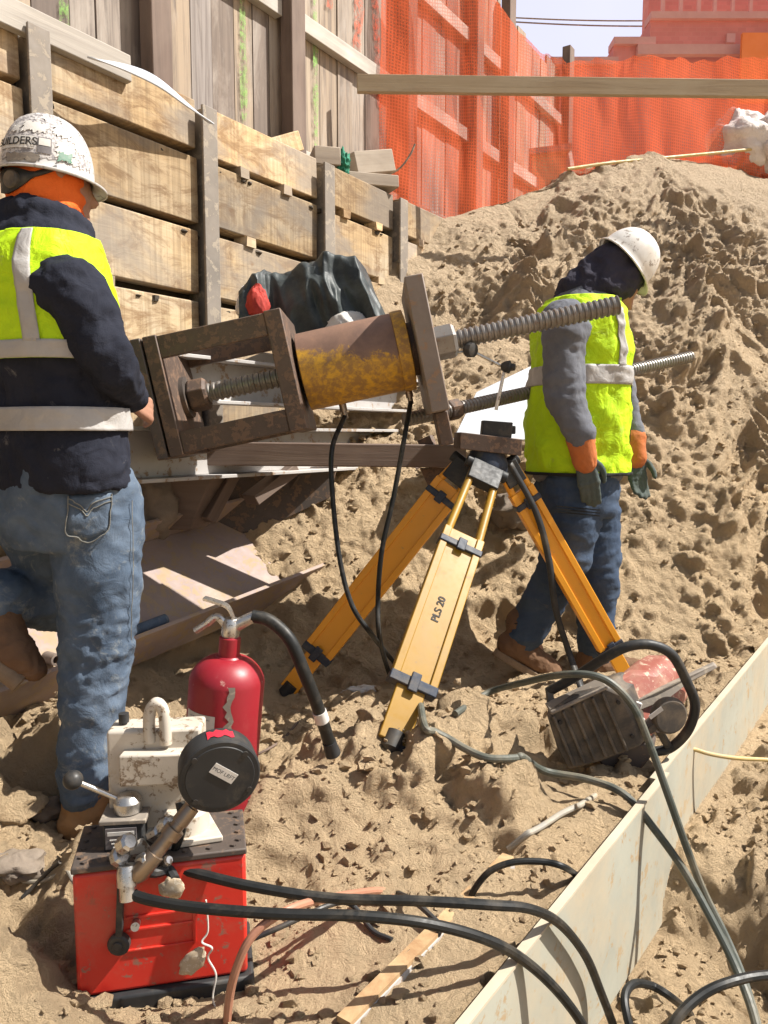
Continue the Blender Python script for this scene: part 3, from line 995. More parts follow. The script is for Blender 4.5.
a = P(731, 38, YB + .2)
mb.frame_box((a.x, YB + .22, a.z), V((.13, 0, 0)), V((0, .05, 0)), V((0, 0, .13)))
mb.build('vent', M['brick_pale'], bl)
mb = MB(); a = P(745, 30, YB - .3); b = P(830, 100, YB - .3)
mb.frame_box(((a.x + b.x) / 2, YB - .2, (a.z + b.z) / 2), V((b.x - a.x, 0, 0)), V((0, .06, 0)), V((0, 0, a.z - b.z)))
mb.build('orange_panel', M['panel_orange'], bl)
for px in (664, 682, 700, 716, 734, 752, 775, 800):
    a = P(px, 5, YB + .5); mb = MB()
    mb.frame_box((a.x, YB + .55, zt2 + .65), V((.05, 0, 0)), V((0, .05, 0)), V((0, 0, 1.1)))
    mb.build('balcony_post', M['brick_pale'], bl)
mb = MB()
a = P(656, 0, YB + .9); b = P(1100, 0, YB + .9)
mb.frame_box(((a.x + b.x) / 2, YB + 1.4, zt2 + .9), V((b.x - a.x, 0, 0)), V((0, .3, 0)), V((0, 0, 1.9)))
mb.build('upper_storey', M['brick'], bl, smooth=0)

sk = thing('plywood_bin', 'orange brown plywood bin with a pale rim beside the fence behind the netting', 'bin', P(530, 190, 7.6))
YS = 7.6
pts = [P(486, 160, YS), P(568, 149, YS), P(568, 230, YS), P(486, 230, YS)]
mb = MB(); mb.prism(pts, (.15, .8, 0)); mb.build('body', M['ply'], sk)
mb = MB(); mb.bar(P(484, 158, YS - .03), P(571, 147, YS - .03), .06, .05); mb.build('rim', M['board_white'], sk)
mb = MB(); mb.prism([P(568, 150, YS - .02), P(560, 200, YS - .02), P(576, 200, YS - .02)], (.05, .05, 0)); mb.build('brace', M['board_white'], sk)

for i, (pya, pyb, dz, lab) in enumerate(((13, 18, .1, 'upper dark power cable crossing the pale sky'), (12, 22, .0, 'lower dark power cable crossing the pale sky'))):
    a = P(380, pya - 3 + i * 4, 16); b = P(800, pyb + i * 3, 16)
    mid = (a + b) / 2; mid.z -= .12
    mb = MB(); mb.tube(spline([a, mid, b], 12), .014, 6)
    tag(mb.build('power_cable', M['pile']), lab, 'cable')

# white bags on the heap
def lumpy(c, rad, seed, amp=.18, fr=2.2, nu=40, nv=26, sc=(1, 1, 1)):
    mb = MB(); mb.ball((0, 0, 0), 1, nu, nv)
    out = []
    for p in mb.v:
        d = V(p)
        k = 1 + amp * mnoise.fractal(d * fr + V((seed * 7.1, 3, 1)), 1.0, 2.0, 4)
        k += amp * .5 * abs(mnoise.noise(d * fr * 2.3 + V((seed, 9, 4))))
        out.append((c[0] + d.x * rad * sc[0] * k, c[1] + d.y * rad * sc[1] * k, c[2] + d.z * rad * sc[2] * k))
    mb.v = out
    return mb
for k, (px, py, Y, r, sc, lab) in enumerate(((738, 146, 6.75, .25, (1.1, .9, .85), 'bulging white woven bag nearest the middle of the heap crest'),
                                             (772, 150, 6.8, .30, (.8, .9, 1.15), 'white woven bag leaning behind the bulging bag at the photo edge'))):
    tag(lumpy(P(px, py, Y), r, k + 2, .25).build('sand_bag', M['bagcloth'], smooth=80), lab, 'bag', 'white bags on the heap crest')
mb = MB(); mb.tint = .6
mb.bar(P(722, 186, 6.55), P(768, 128, 6.75), .03, .16, up=(0, -1, .3))
tag(mb.build('loose_plank', M['board'], bevel=.004), 'pale plank leaning against the white bags', 'plank')

# ------------------------------------------------------------------ loose timber and debris on top of the wall
def log(px0, py0, px1, py1, Y0, Y1, w, h, lab, mat='board_grey'):
    mb = MB(); mb.tint = random.uniform(.5, .9)
    mb.bar(P(px0, py0, Y0), P(px1, py1, Y1), w, h)
    tag(mb.build('timber_offcut', M[mat], bevel=.005), lab, 'timber', 'timber offcuts on top of the wall')
log(268, 150, 296, 142, 4.25, 4.4, .09, .10, 'short pale timber block lying alone on the wall top', 'board')
log(312, 159, 338, 161, 4.62, 4.66, .16, .10, 'short dark timber end beside the green rag')
log(350, 166, 388, 163, 4.85, 5.0, .14, .13, 'squared timber at the top of the stack on the wall')
log(318, 180, 392, 186, 4.7, 4.9, .20, .07, 'long low timber at the bottom of the stack on the wall')
tag(lumpy(P(343, 163, 4.62), .045, 4, .5, 3, sc=(.8, .7, 1.4)).build('rag', M['rag_green'], smooth=80), 'crumpled green rag hanging over the stacked timbers', 'rag')
mb = MB()
pts = [P(84, 61, 2.95), P(122, 74, 3.05), P(152, 88, 3.2), P(180, 108, 3.35), P(206, 126, 3.5)]
sp = spline(pts, 6); vs = []
for i, p in enumerate(sp):
    q = i / (len(sp) - 1); w = .035 * math.sin(PI * min(max(q, .04), .96)) + .004
    off = WN * .07
    vs.append(p + V((0, 0, w)) + WN * .02); vs.append(p - V((0, 0, w * .3)) + WN * .05)
mb.add(vs, [(2 * i, 2 * i + 1, 2 * i + 3, 2 * i + 2) for i in range(len(sp) - 1)])
tag(mb.build('plastic_strip', M['sheet'], solid=.006), 'long white plastic strip lying along the top of the timber wall', 'strip')

# ------------------------------------------------------------------ walers
wl = thing('steel_waler', 'double grey steel waler beam running low along the shored wall', 'beam', W(1, .35, 1.0))
mb = MB()
for (z0, z1, nm, m) in ((.83, 1.03, 'lower_beam', 'waler'), (1.12, 1.30, 'upper_beam', 'waler')):
    mb = MB()
    zc = (z0 + z1) / 2; hgt = z1 - z0
    mb.frame_box(W(.9, .36, zc), WD * 4.6, WN * .012, V((0, 0, hgt - .03)))
    mb.frame_box(W(.9, .40, z1 - .0075), WD * 4.6, WN * .092, V((0, 0, .014)))
    mb.frame_box(W(.9, .40, z0 + .0075), WD * 4.6, WN * .092, V((0, 0, .014)))
    mb.build(nm, M[m], wl, bevel=.002)
for s in (-.4, .75, 1.9):
    mb = MB()
    a = W(s, .36, .81); b = W(s, .05, .81); c = W(s, .05, .45)
    mb.prism([a, b, c], WD * .02); mb.build('bracket', M['waler_dark'], wl)
# dark cross beam carrying the jack chair
cb = thing('timber_crossbeam', 'dark brown timber beam lying below the jack frame and behind the tripod head', 'beam', P(300, 455, 3.15))
mb = MB(); mb.tint = .5
mb.bar(P(100, 452, 3.05), P(462, 456, 3.30), .14, .095)
mb.build('beam', M['timber_dark'], cb, bevel=.005)
mb = MB(); mb.bar(P(438, 468, 3.30), P(425, 438, 3.32), .05, .06); mb.prism([P(420, 468, 3.28), P(445, 468, 3.28), P(440, 500, 3.28), P(428, 486, 3.28)], (0, .03, 0))
mb.build('hanger', M['rust'], cb)
for k, (a, b, lab) in enumerate(((P(205, 520, 3.25), P(232, 470, 3.35), 'dark raking strut on the left under the brown beam'), (P(250, 500, 3.3), P(292, 468, 3.45), 'dark raking strut in the middle under the brown beam'),)):
    mb = MB(); mb.tint = .4; mb.bar(a, b, .10, .05)
    tag(mb.build('raking_strut', M['timber_dark'], bevel=.004), lab, 'strut', 'struts under the beam')
mb = MB(); mb.tint = .5
mb.prism([P(150, 470, 3.2), P(215, 470, 3.2), P(190, 530, 3.2), P(145, 530, 3.2)], (.05, .12, 0))
tag(mb.build('timber_block', M['timber_dark'], bevel=.006), 'wide dark timber block standing under the left end of the brown beam', 'block')

mb = MB(); mb.tint = .35  # dark panel added in place of the shadow under the waler
mb.prism([P(205, 470, 3.45), P(338, 466, 3.62), P(330, 498, 3.62), P(262, 530, 3.5), P(205, 540, 3.45)], (-.02, .05, 0))
tag(mb.build('shade_panel', M['waler_dark'], bevel=.004), 'large dark panel added as stand-in shade under the waler behind the struts', 'steel plate')
mb = MB(); mb.tint = .35  # second dark piece, added for the shade farther right under the beam
mb.prism([P(338, 470, 3.9), P(455, 466, 3.9), P(450, 492, 3.9), P(400, 500, 3.85), P(345, 512, 3.85)], (0, .05, 0))
tag(mb.build('shade_board', M['timber_dark'], bevel=.004), 'dark board added as stand-in shade under the beam between the hoses and tripod', 'plank')
# white sheets behind the tripod
mb = MB()
mb.prism([P(452, 440, 3.55), P(476, 392, 3.75), P(560, 352, 3.95), P(560, 440, 3.62)], (.02, .035, .0))
tag(mb.build('plastic_sheet', M['sheet'], bevel=.004), 'white plastic sheet slanting behind the tripod head and vest', 'sheet')
mb = MB()
mb.prism([P(212, 372, 3.42), P(262, 352, 3.5), P(345, 366, 3.5), P(345, 402, 3.45), P(216, 404, 3.42)], (.02, .03, 0))
tag(mb.build('sheet_panel', M['waler'], bevel=.004), 'pale grey metal panel seen through the open jack frame', 'panel')

# ------------------------------------------------------------------ jack assembly
YJ = 2.80
A0 = P(190, 397, YJ); B0 = P(618, 305, YJ)
AX = (B0 - A0).normalized()
UPJ = (V((0, 0, 1)) - AX * AX.z).normalized()
SJ = AX.cross(UPJ).normalized()          # away / toward
def J(px, off=0.0, side=0.0):
    """a point of the jack axis over photo column px, off metres up across it, side metres sideways"""
    t = (px - 190) / (618 - 190)
    return A0 + (B0 - A0) * t + UPJ * off + SJ * side
def jbox(mb, px0, px1, o0, o1, s0, s1):
    a = J(px0); b = J(px1)
    c = (a + b) / 2 + UPJ * (o0 + o1) / 2 + SJ * (s0 + s1) / 2
    mb.frame_box(c, b - a, UPJ * (o1 - o0), SJ * (s1 - s0))
fr = thing('jack_frame', 'brown rusty welded steel box frame around the end of the threaded bar', 'steel frame', J(225, -.2))
hw = .20
for nm, a, b, m in (('end_plate', 160, 170, 'waler_dark'), ('end_plate', 172, 185, 'rust'), ('end_plate', 285, 301, 'rust')):
    mb = MB(); jbox(mb, a, b, -.205, .205, -hw, hw)
    mb.build(nm, M[m], fr, bevel=.004)
for sd in (-1, 1):
    for o0, o1 in ((.125, .20), (-.20, -.125)):
        mb = MB(); jbox(mb, 185, 285, o0, o1, sd * hw - (.03 if sd > 0 else -.005), sd * hw + (-.005 if sd > 0 else .03))
        mb.build('side_bar', M['rust'], fr, bevel=.003)
mb = MB()
for px in (181, 293):
    for o_ in (.13, .0, -.13):
        p = J(px, o_, -hw)
        mb.cyl(p - SJ * .0, p - SJ * .008, .012, n=6)
mb.build('weld_bead', M['rust'], fr)

jk = thing('hydraulic_jack', 'worn yellow hollow hydraulic jack with a brown rubbed upper side', 'jack', J(355))
mb = MB(); L = (J(400) - J(304)).length
mb.lathe(J(304), AX, [(0, .125), (.004, .138), (L * .5, .139), (L - .012, .139), (L, .134)], 56)
mb.build('barrel', M['jack'], jk)
mb = MB(); L2 = (J(413) - J(400)).length
mb.lathe(J(398), AX, [(0, .13), (.002, .143), (.02, .144), (L2 - .004, .143), (L2, .12)], 56)
mb.build('collar', M['jack_ring'], jk)
mb = MB(); mb.lathe(J(411), AX, [(0, .095), (.03, .095)], 40); mb.build('ram', M['rust'], jk)
for px in (335, 402):
    mb = MB(); p = J(px, -.135, -.03); mb.cyl(p + UPJ * .01, p - UPJ * .03, .014, n=12); mb.cyl(p - UPJ * .03, p - UPJ * .055, .010, n=12)
    mb.build('hose_coupler', M['brass'], jk)
bp = thing('bearing_plate', 'thick square steel bearing plate at the right end of the jack', 'steel plate', J(425))
mb = MB(); jbox(mb, 416, 433, -.24, .215, -.21, .21)
mb.build('plate', M['rust_pale'], bp, bevel=.004)
mb = MB(); jbox(mb, 421, 434, -.36, -.24, -.06, .06); mb.build('lug', M['rust'], bp, bevel=.004)

def threaded(a, b, r, pitch, name, n=24):
    mb = MB(); L = (b - a).length; prof = []
    k = int(L / pitch * 6)
    for i in range(k + 1):
        z = L * i / k
        ph = (z / pitch) % 1.0
        prof.append((z, r * (1.0 if ph < .5 else .86)))
    prof = [(0, r * .8)] + prof + [(L + .001, r * .8)]
    mb.lathe(a, (b - a), prof, n)
    return mb
def nut(mb, c, ax, r, L, fl=6):
    mb.lathe(c, ax, [(0, r * .9), (L * .12, r), (L * .85, r), (L, r * .85)], fl)
tb = thing('threaded_bar', 'thick ribbed steel anchor bar through the jack pointing at the worker', 'threaded bar', J(400))
threaded(J(192), J(618), .0345, .0205, 't').build('bar', M['bar'], tb, smooth=25)
mb = MB(); nut(mb, J(434), AX, .062, .085); mb.build('nut', M['bar'], tb, smooth=20, bevel=.003)
mb = MB(); nut(mb, J(190), AX, .060, .07); mb.build('nut', M['rust'], tb, smooth=20, bevel=.003)
mb = MB(); mb.lathe(J(184.5), AX, [(0, .075), (.018, .075)], 32); mb.build('washer', M['waler_dark'], tb)

a = P(448, 411, 3.02); b = P(690, 357, 3.62)
tb2 = thing('threaded_bar', 'thinner second anchor bar passing behind the worker in the vest', 'threaded bar', a)
threaded(P(405, 420, 2.92), b, .0275, .016, 't', 20).build('bar', M['bar'], tb2, smooth=25)
mb = MB(); d = (b - a).normalized(); nut(mb, a, d, .042, .055); mb.build('nut', M['rust'], tb2, smooth=20, bevel=.002)
mb = MB(); nut(mb, a - d * .05, d, .05, .03, 24); mb.build('washer', M['rust'], tb2, smooth=20)

# black jacket / bag over the beam
tag_ = None
def draped(c, rad, seed, sc, nu=150, nv=90):
    mb = MB(); mb.ball((0, 0, 0), 1, nu, nv); out = []
    for p in mb.v:
        d = V(p)
        q = V((d.x * 1.2 + seed, d.y * 2.0, d.z * 1.0)); q = q + mnoise.noise_vector(q * 1.1) * .45
        k = 1 + .30 * mnoise.noise(d * 1.3 + V((seed, 2, 1)))
        r1_ = 1 - abs(mnoise.noise(q * 1.5)) * 2.2; r2_ = 1 - abs(mnoise.noise(q * 4.3 + V((3, 1, 7)))) * 2.2
        k += .10 * max(r1_, -.5) ** 3 + .03 * max(r2_, -.5)
        z = d.z * k
        if z < -.45: z = -.45 + (z + .45) * .25
        out.append((c[0] + d.x * rad * sc[0] * k, c[1] + d.y * rad * sc[1] * k, c[2] + z * rad * sc[2]))
    mb.v = out
    return mb
def tarp_sheet(tops, ybot, Y0, Y1, nu=170, nt=90):
    mb = MB(); vs = []
    xs_ = [a for a, b in tops]; ys_ = [b for a, b in tops]
    for i in range(nu + 1):
        px = xs_[0] + (xs_[-1] - xs_[0]) * i / nu; top = float(np.interp(px, xs_, ys_))
        for j in range(nt + 1):
            t_ = j / nt
            if t_ < .62:
                q = t_ / .62; yy = ybot + (top - ybot) * math.sin(q * PI / 2) ** .8; Yd = Y0 + .07 * q * q
            else:
                q = (t_ - .62) / .38; yy = top + (4 + 26 * q) * q; Yd = Y0 + .07 + (Y1 - Y0) * q
            p = P(px, yy, Yd)
            w = V((p.x * 6.5 + 1.3 * p.z, p.z * 2.6 + 2.2 * p.x, Yd * 2)); w = w + mnoise.noise_vector(w * .7) * .5
            f_ = 1 - abs(mnoise.noise(w)) * 2.4; f2 = 1 - abs(mnoise.noise(w * 2.3 + V((4, 4, 1)))) * 2.4
            k = .058 * max(f_, -.7) + .026 * max(f2, -.7) + .008 * mnoise.noise(w * 5)
            vs.append(p + V((.25 * k, -k, .55 * k * (1 if t_ > .4 else .2))))
    w_ = nt + 1
    mb.add(vs, [(i * w_ + j, (i + 1) * w_ + j, (i + 1) * w_ + j + 1, i * w_ + j + 1) for i in range(nu) for j in range(nt)])
    return mb
mb = tarp_sheet([(238, 304), (252, 288), (275, 277), (300, 271), (330, 264), (352, 267), (368, 285), (383, 322)], 345, 3.22, 3.52)
tag(mb.build('plastic_tarp', M['tarp'], smooth=80, solid=.004), 'crumpled black green plastic tarp draped on the beam behind the jack', 'tarp')
mb = draped(P(258, 306, 3.17), .058, 5, (.75, .7, 1.3), 60, 40)
tag(mb.build('red_cloth', M['cloth_red'], smooth=80), 'bunched red cloth beside the black tarp on the beam', 'cloth')
mb = draped(P(245, 306, 3.3), .05, 6, (.7, .8, 1.5), 60, 40)
tag(mb.build('white_cloth', M['bagcloth'], smooth=80), 'small white cloth tucked beside the red cloth', 'cloth')
mb = draped(P(348, 330, 3.2), .085, 9, (1.0, .8, .8), 60, 40)
tag(mb.build('plaster_lump', M['paper'], smooth=80), 'pale crumpled lump behind the top of the yellow jack', 'lump')

# ------------------------------------------------------------------ lying steel beam
near_t0 = P(0, 655, 2.30); 
d1 = P(322, 575, 3.55)
bd = V((d1.x - P(0, 690, 2.30).x, d1.y - 2.30, 0)).normalized()
bn = V((bd.y, -bd.x, 0))
tilt = math.radians(42)
up2 = (V((0, 0, 1)) * math.cos(tilt) + bn * math.sin(tilt))
out2 = (bn * math.cos(tilt) - V((0, 0, 1)) * math.sin(tilt))
hb = thing('steel_h_beam', 'dusty steel wide flange beam lying on its side below the wall', 'steel beam', d1)
e0 = d1 - bd * 2.6 + V((0, 0, -.30)); e1 = d1.copy()
dirb = (e1 - e0).normalized()
# e = centre line of the near flange
wc0 = e0 - out2 * .225; wc1 = e1 - out2 * .225
def plate_strip(nm, c0, c1, wv, tv):
    mb = MB(); mb.frame_box((c0 + c1) / 2, (c1 - c0), wv, tv); mb.build(nm, M['beam'], hb, bevel=.002)
plate_strip('flange', e0, e1, up2 * .20, out2 * .016)
plate_strip('web', wc0, wc1, out2 * .432, up2 * .012)
plate_strip('flange', e0 - out2 * .45, e1 - out2 * .45, up2 * .25, out2 * .016)
def onbeam(px, py, lift=0.0):
    """where a sight line meets the near flange's upper edge or the web"""
    for k in range(4000):
        p = P(px, py, 1.6 + k * .001)
        rel = p - wc0
        if rel.dot(up2) - (dirb.dot(up2)) * rel.dot(dirb) <= .006 + lift: return p
    return P(px, py, 2.8)
p = onbeam(146, 627, .02)
mb = MB(); mb.cyl(p - dirb * .09, p + dirb * .09, .022, n=16); 
o = mb.build('rolled_cloth', M['denim'], smooth=40)
tag(o, 'small pale blue roll lying on the edge of the steel beam', 'cloth roll')
p = onbeam(50, 658, .02)
mb = MB(); mb.lathe(p - bn * .02, bn, [(0, .020), (.06, .020), (.061, .014), (.01, .013)], 20)
tag(mb.build('pipe_coupling', M['rust_pale'], smooth=40), 'short steel pipe coupling resting on the beam flange', 'pipe')

# ------------------------------------------------------------------ surveying tripod
HT = P(487, 452, 2.84)
tp = thing('survey_tripod', 'yellow surveying tripod with dark clamps standing in the sand', 'tripod', (HT.x, HT.y, H(HT.x, HT.y)))
mb = MB(); mb.lathe(HT + V((0, 0, -.10)), V((0, 0, 1)), [(0, .06), (.02, .075), (.06, .078), (.10, .062), (.105, .062)], 24)
for a in (0, 2.1, 4.2):
    pass
mb.build('head', M['navy'], tp)
def tleg(top, foot, mat, wide, twist_ref, split):
    d = (foot - top).normalized(); L = (foot - top).length
    s = d.cross(V(twist_ref)).normalized(); n = s.cross(d).normalized()
    lg = MB()
    # two upper rods, then the closed sheath with side rails, then the inner slat
    for q in (-1, 1):
        lg.cyl(top + s * q * wide * .72 + d * .02, top + s * q * wide * .92 + d * L * split, .0145, n=12)
    c0 = top + d * L * (split - .02); c1 = top + d * L * .80
    lg.frame_box((c0 + c1) / 2, c1 - c0, s * (wide * 2 - .02), n * .022)
    for q in (-1, 1):
        lg.frame_box((c0 + c1) / 2 + s * q * (wide - .002), c1 - c0, s * .026, n * .036)
    l2 = top + d * L * .965
    lg.frame_box((c1 + l2) / 2 - d * .03, l2 - c1 + d * .06, s * wide * 1.45, n * .020)
    o = lg.build('leg', mat, tp, bevel=.003)
    for at, hh in ((split + .03, .030), (.80, .04)):
        cm = MB()
        c = top + d * L * at
        cm.frame_box(c, d * hh * .8, s * (wide * 2 + .028), n * .044)
        cm.frame_box(c - n * .024, d * hh * 1.5, s * .03, n * .012)
        cm.build('clamp', M['navy'], tp, bevel=.003)
    ft = MB(); 
    ft.lathe(l2 - d * .03, d, [(0, .028), (.05, .03), (.06, .018), (L * .035 + .06, .004)], 12)
    ft.frame_box(l2 + d * .015 + s * .03, d * .025, s * .06, n * .03)
    ft.build('foot', M['black'], tp)
    hg = MB(); hg.cyl(top - s * wide * 1.3, top + s * wide * 1.3, .022, n=12); hg.frame_box(top + d * .035, d * .09, s * wide * 1.9, n * .045)
    hg.build('hinge', M['black'], tp, bevel=.003)
    return s, n, d, L
f1 = G(388, 748); f2 = G(282, 690); f3 = G(634, 682)
t1 = HT + V((-.01, -.065, -.06)); t2 = HT + V((-.075, .02, -.05)); t3 = HT + V((.075, .02, -.05))
s1, n1, d1_, L1 = tleg(t1, f1 + V((0, 0, -.02)), M['yellow'], .062, (0, 1, 0), .30)
tleg(t2, f2 + V((0, 0, -.03)), M['orange_leg'], .05, (.25, 1, 0), .10)
tleg(t3, f3 + V((0, 0, -.03)), M['orange_leg'], .04, (-.2, 1, 0), .12)
# bull's-eye strap hanging beside the right leg
mb = MB()
pts = spline([t3 + V((-.0, -.04, .02)), P(536, 512, 2.86), P(549, 560, 2.90), P(556, 610, 2.95), P(570, 655, 3.0), G(582, 690, .03)], 8)
vs = []
for i, p in enumerate(pts):
    vs.append(p + V((-.013, 0, 0))); vs.append(p + V((.013, .006, 0)))
mb.add(vs, [(2 * i, 2 * i + 1, 2 * i + 3, 2 * i + 2) for i in range(len(pts) - 1)])
mb.build('strap', M['black'], tp, solid=.005)


def text_mesh(body, size, mat, name, parent, origin, xdir, ydir, extrude=.0006, warp=None, bold=0.0, center=True):
    cu = bpy.data.curves.new('lettering', 'FONT')
    cu.body = body; cu.size = size; cu.extrude = 0; cu.offset = bold
    if center: cu.align_x = 'CENTER'; cu.align_y = 'CENTER'
    ob = bpy.data.objects.new('lettering', cu); COL.objects.link(ob)
    dg = bpy.context.evaluated_depsgraph_get()
    me = bpy.data.meshes.new_from_object(ob.evaluated_get(dg))
    mb = MB(); vs = []
    X = V(xdir).normalized(); Yv = V(ydir).normalized()
    for v in me.vertices:
        if warp: vs.append(warp(v.co.x, v.co.y))
        else: vs.append(V(origin) + X * v.co.x + Yv * v.co.y)
    mb.add(vs, [tuple(p.vertices) for p in me.polygons])
    bpy.data.objects.remove(ob); bpy.data.curves.remove(cu); bpy.data.meshes.remove(me)
    return mb.build(name, mat, parent, smooth=0)
# lettering on the front leg, reading up the leg
c = t1 + d1_ * (L1 * .56)
fn = n1 if n1.y < 0 else -n1
xs = -d1_; ys = fn.cross(xs)
text_mesh('PLS 20', .034, M['ink'], 'lettering', tp, c + fn * .0125, xs, ys, bold=.0008)

# gauge stand on the tripod
gp = thing('packing_plate', 'thick brown steel plate lying on the tripod head', 'steel plate', HT)
mb = MB(); mb.frame_box(HT + V((.0, 0, .030)), V((.225, .02, -.025)), V((-.01, .15, 0)), V((.003, 0, .060)))
mb.build('plate', M['rust'], gp, bevel=.003)
gs = thing('gauge_stand', 'magnetic gauge stand with thin rods and black knobs on the brown plate', 'gauge stand', HT + V((.03, 0, .06)))
q = P(496, 430, 2.82)
mb = MB(); mb.frame_box(q + V((0, 0, -.005)), V((.108, .0, -.008)), V((0, .06, 0)), V((.006, 0, .072))); mb.build('magnet_base', M['black'], gs, bevel=.003)
mb = MB(); mb.frame_box(q + V((.055, 0, .0)), V((.03, 0, 0)), V((0, .03, 0)), V((0, 0, .03))); mb.build('switch', M['black'], gs, bevel=.004)
r0 = P(496, 410, 2.82); r1 = P(505, 368, 2.82); r2 = P(470, 350, 2.80); r3 = P(437, 358, 2.80)
mb = MB(); mb.cyl(r0, r1, .0065, n=10); mb.build('post', M['chrome'], gs)
mb = MB(); mb.cyl(r1, r2, .0055, n=10); mb.cyl(r2, r3, .0045, n=10); mb.build('arm', M['chrome'], gs)
mb = MB(); mb.lathe(r1 + V((-.015, -.01, .005)), V((1, -.3, -.1)), [(0, .012), (.012, .02), (.03, .024), (.035, .014), (.05, .012)], 10); mb.build('knob', M['black'], gs)
mb = MB(); mb.lathe(r2 + V((-.012, -.012, .0)), V((.6, -.6, -.1)), [(0, .024), (.012, .028), (.03, .026), (.034, .014)], 10); mb.build('knob', M['black'], gs)

exec_people = True

# ------------------------------------------------------------------ fire extinguisher
YE = 1.90
eb = P(215, 838, YE); et = P(230, 640, YE)
ex = thing('fire_extinguisher', 'scuffed red fire extinguisher standing in the sand with a black hose', 'extinguisher', eb)
ax = (et - eb).normalized(); Lx = (et - eb).length
eb2 = eb - ax * .04
R_ = .0945
mb = MB()
prof = [(0, R_ * .93), (.015, R_), (Lx * .88, R_)]
for k in range(1, 9):
    a = k / 8 * PI / 2
    prof.append((Lx * .88 + .06 * math.sin(a), R_ - (R_ - .034) * (1 - math.cos(a)) ** .8))
prof += [(Lx * .88 + .064, .030)]
mb.lathe(eb2, ax, prof, 48); mb.build('cylinder', M['ext_red'], ex)
tz = Lx * .88 + .06
nk = eb2 + ax * tz
mb = MB(); mb.lathe(nk, ax, [(0, .027), (.05, .027), (.052, .022)], 24); mb.build('neck', M['ext_red'], ex)
mb = MB(); mb.lathe(nk + ax * .05, ax, [(0, .020), (.012, .024), (.04, .022), (.05, .016)], 20)
vb = nk + ax * .075
mb.cyl(vb, P(255, 616, YE), .017, .015, 16)
mb.build('valve', M['chrome'], ex)
mb = MB()
pts = spline([vb + ax * .015 + V((.01, 0, 0)), P(228, 606, YE), P(214, 600, YE), P(204, 597, YE)], 6)
vs = []
for i, p in enumerate(pts):
    w = .016
    for y_, z_ in ((-w, 0), (w, 0), (w, -.006), (-w, -.006)):
        vs.append(p + V((0, y_, z_)))
n = len(pts)
mb.add(vs, [(4 * i + k, 4 * i + (k + 1) % 4, 4 * i + 4 + (k + 1) % 4, 4 * i + 4 + k) for i in range(n - 1) for k in range(4)] + [(0, 1, 2, 3), (4 * n - 1, 4 * n - 2, 4 * n - 3, 4 * n - 4)])
mb.build('squeeze_lever', M['chrome'], ex)
mb = MB()
mb.tube(spline([vb - ax * .01, P(218, 617, YE), P(206, 624, YE), P(195, 631, YE)], 6), [.011] * 6 + [.010] * 6 + [.009] * 7, 10)
mb.build('carry_handle', M['chrome'], ex)
mb = MB()
hp = spline([P(252, 616, YE), P(270, 621, YE), P(290, 640, YE - .01), P(304, 672, YE - .01), P(317, 705, YE + .01), P(327, 735, YE + .04), P(333, 754, YE + .06)], 10)
mb.tube(hp, .0165, 14); mb.build('hose', M['hose'], ex)
mb = MB(); k = int(len(hp) * .70); mb.tube(hp[k:k + 4], .0185, 14); mb.build('hose_band', M['paper'], ex)
mb = MB(); mb.tube(hp[-8:], [.0185, .0185, .019, .019, .02, .02, .021, .021], 14); mb.build('nozzle', M['black'], ex)
# paper label wrapped round the left flank and a torn patch of bare metal
def wrap(a0, a1, z0, z1, off, edge=None, n=14):
    mb = MB(); vs = []
    cdir = V((-eb.x, -eb.y, 0)).normalized(); cdir = (cdir - ax * cdir.dot(ax)).normalized()
    rt = ax.cross(cdir) * 1.0
    for i in range(n + 1):
        a = a0 + (a1 - a0) * i / n
        for z in (z0, z1):
            vs.append(eb2 + ax * z + (cdir * math.cos(a) + rt * math.sin(a)) * (R_ + off))
    mb.add(vs, [(2 * i, 2 * i + 2, 2 * i + 3, 2 * i + 1) for i in range(n)])
    return mb
wrap(-1.25, -.28, Lx * .58, Lx * .76, .0012).build('paper_label', M['paper'], ex)
for z_, a_, b_ in ((.735, -1.1, -.42), (.71, -1.1, -.55), (.685, -1.1, -.40), (.66, -1.1, -.5), (.635, -1.1, -.45)):
    wrap(a_, b_, Lx * z_, Lx * z_ + .004, .0020).build('label_print', M['sticker_grey'], ex)
mb = MB(); vs = []
cdir = V((-eb.x, -eb.y, 0)).normalized(); cdir = (cdir - ax * cdir.dot(ax)).normalized(); rt = ax.cross(cdir)
for i in range(15):
    z = Lx * (.60 + .34 * i / 14) * .96
    a = .06 + .05 * math.sin(i * 1.1) + .03 * math.sin(i * 2.9); w = .05 + .05 * abs(math.sin(i * 1.7 + .4)) + (.08 if 2 < i < 6 else 0)
    for q in (-1, 1):
        aa = a + q * w
        vs.append(eb2 + ax * z + (cdir * math.cos(aa) + rt * math.sin(aa)) * (R_ + .001))
mb.add(vs, [(2 * i, 2 * i + 1, 2 * i + 3, 2 * i + 2) for i in range(14)])
mb.build('torn_patch', M['pile'], ex)

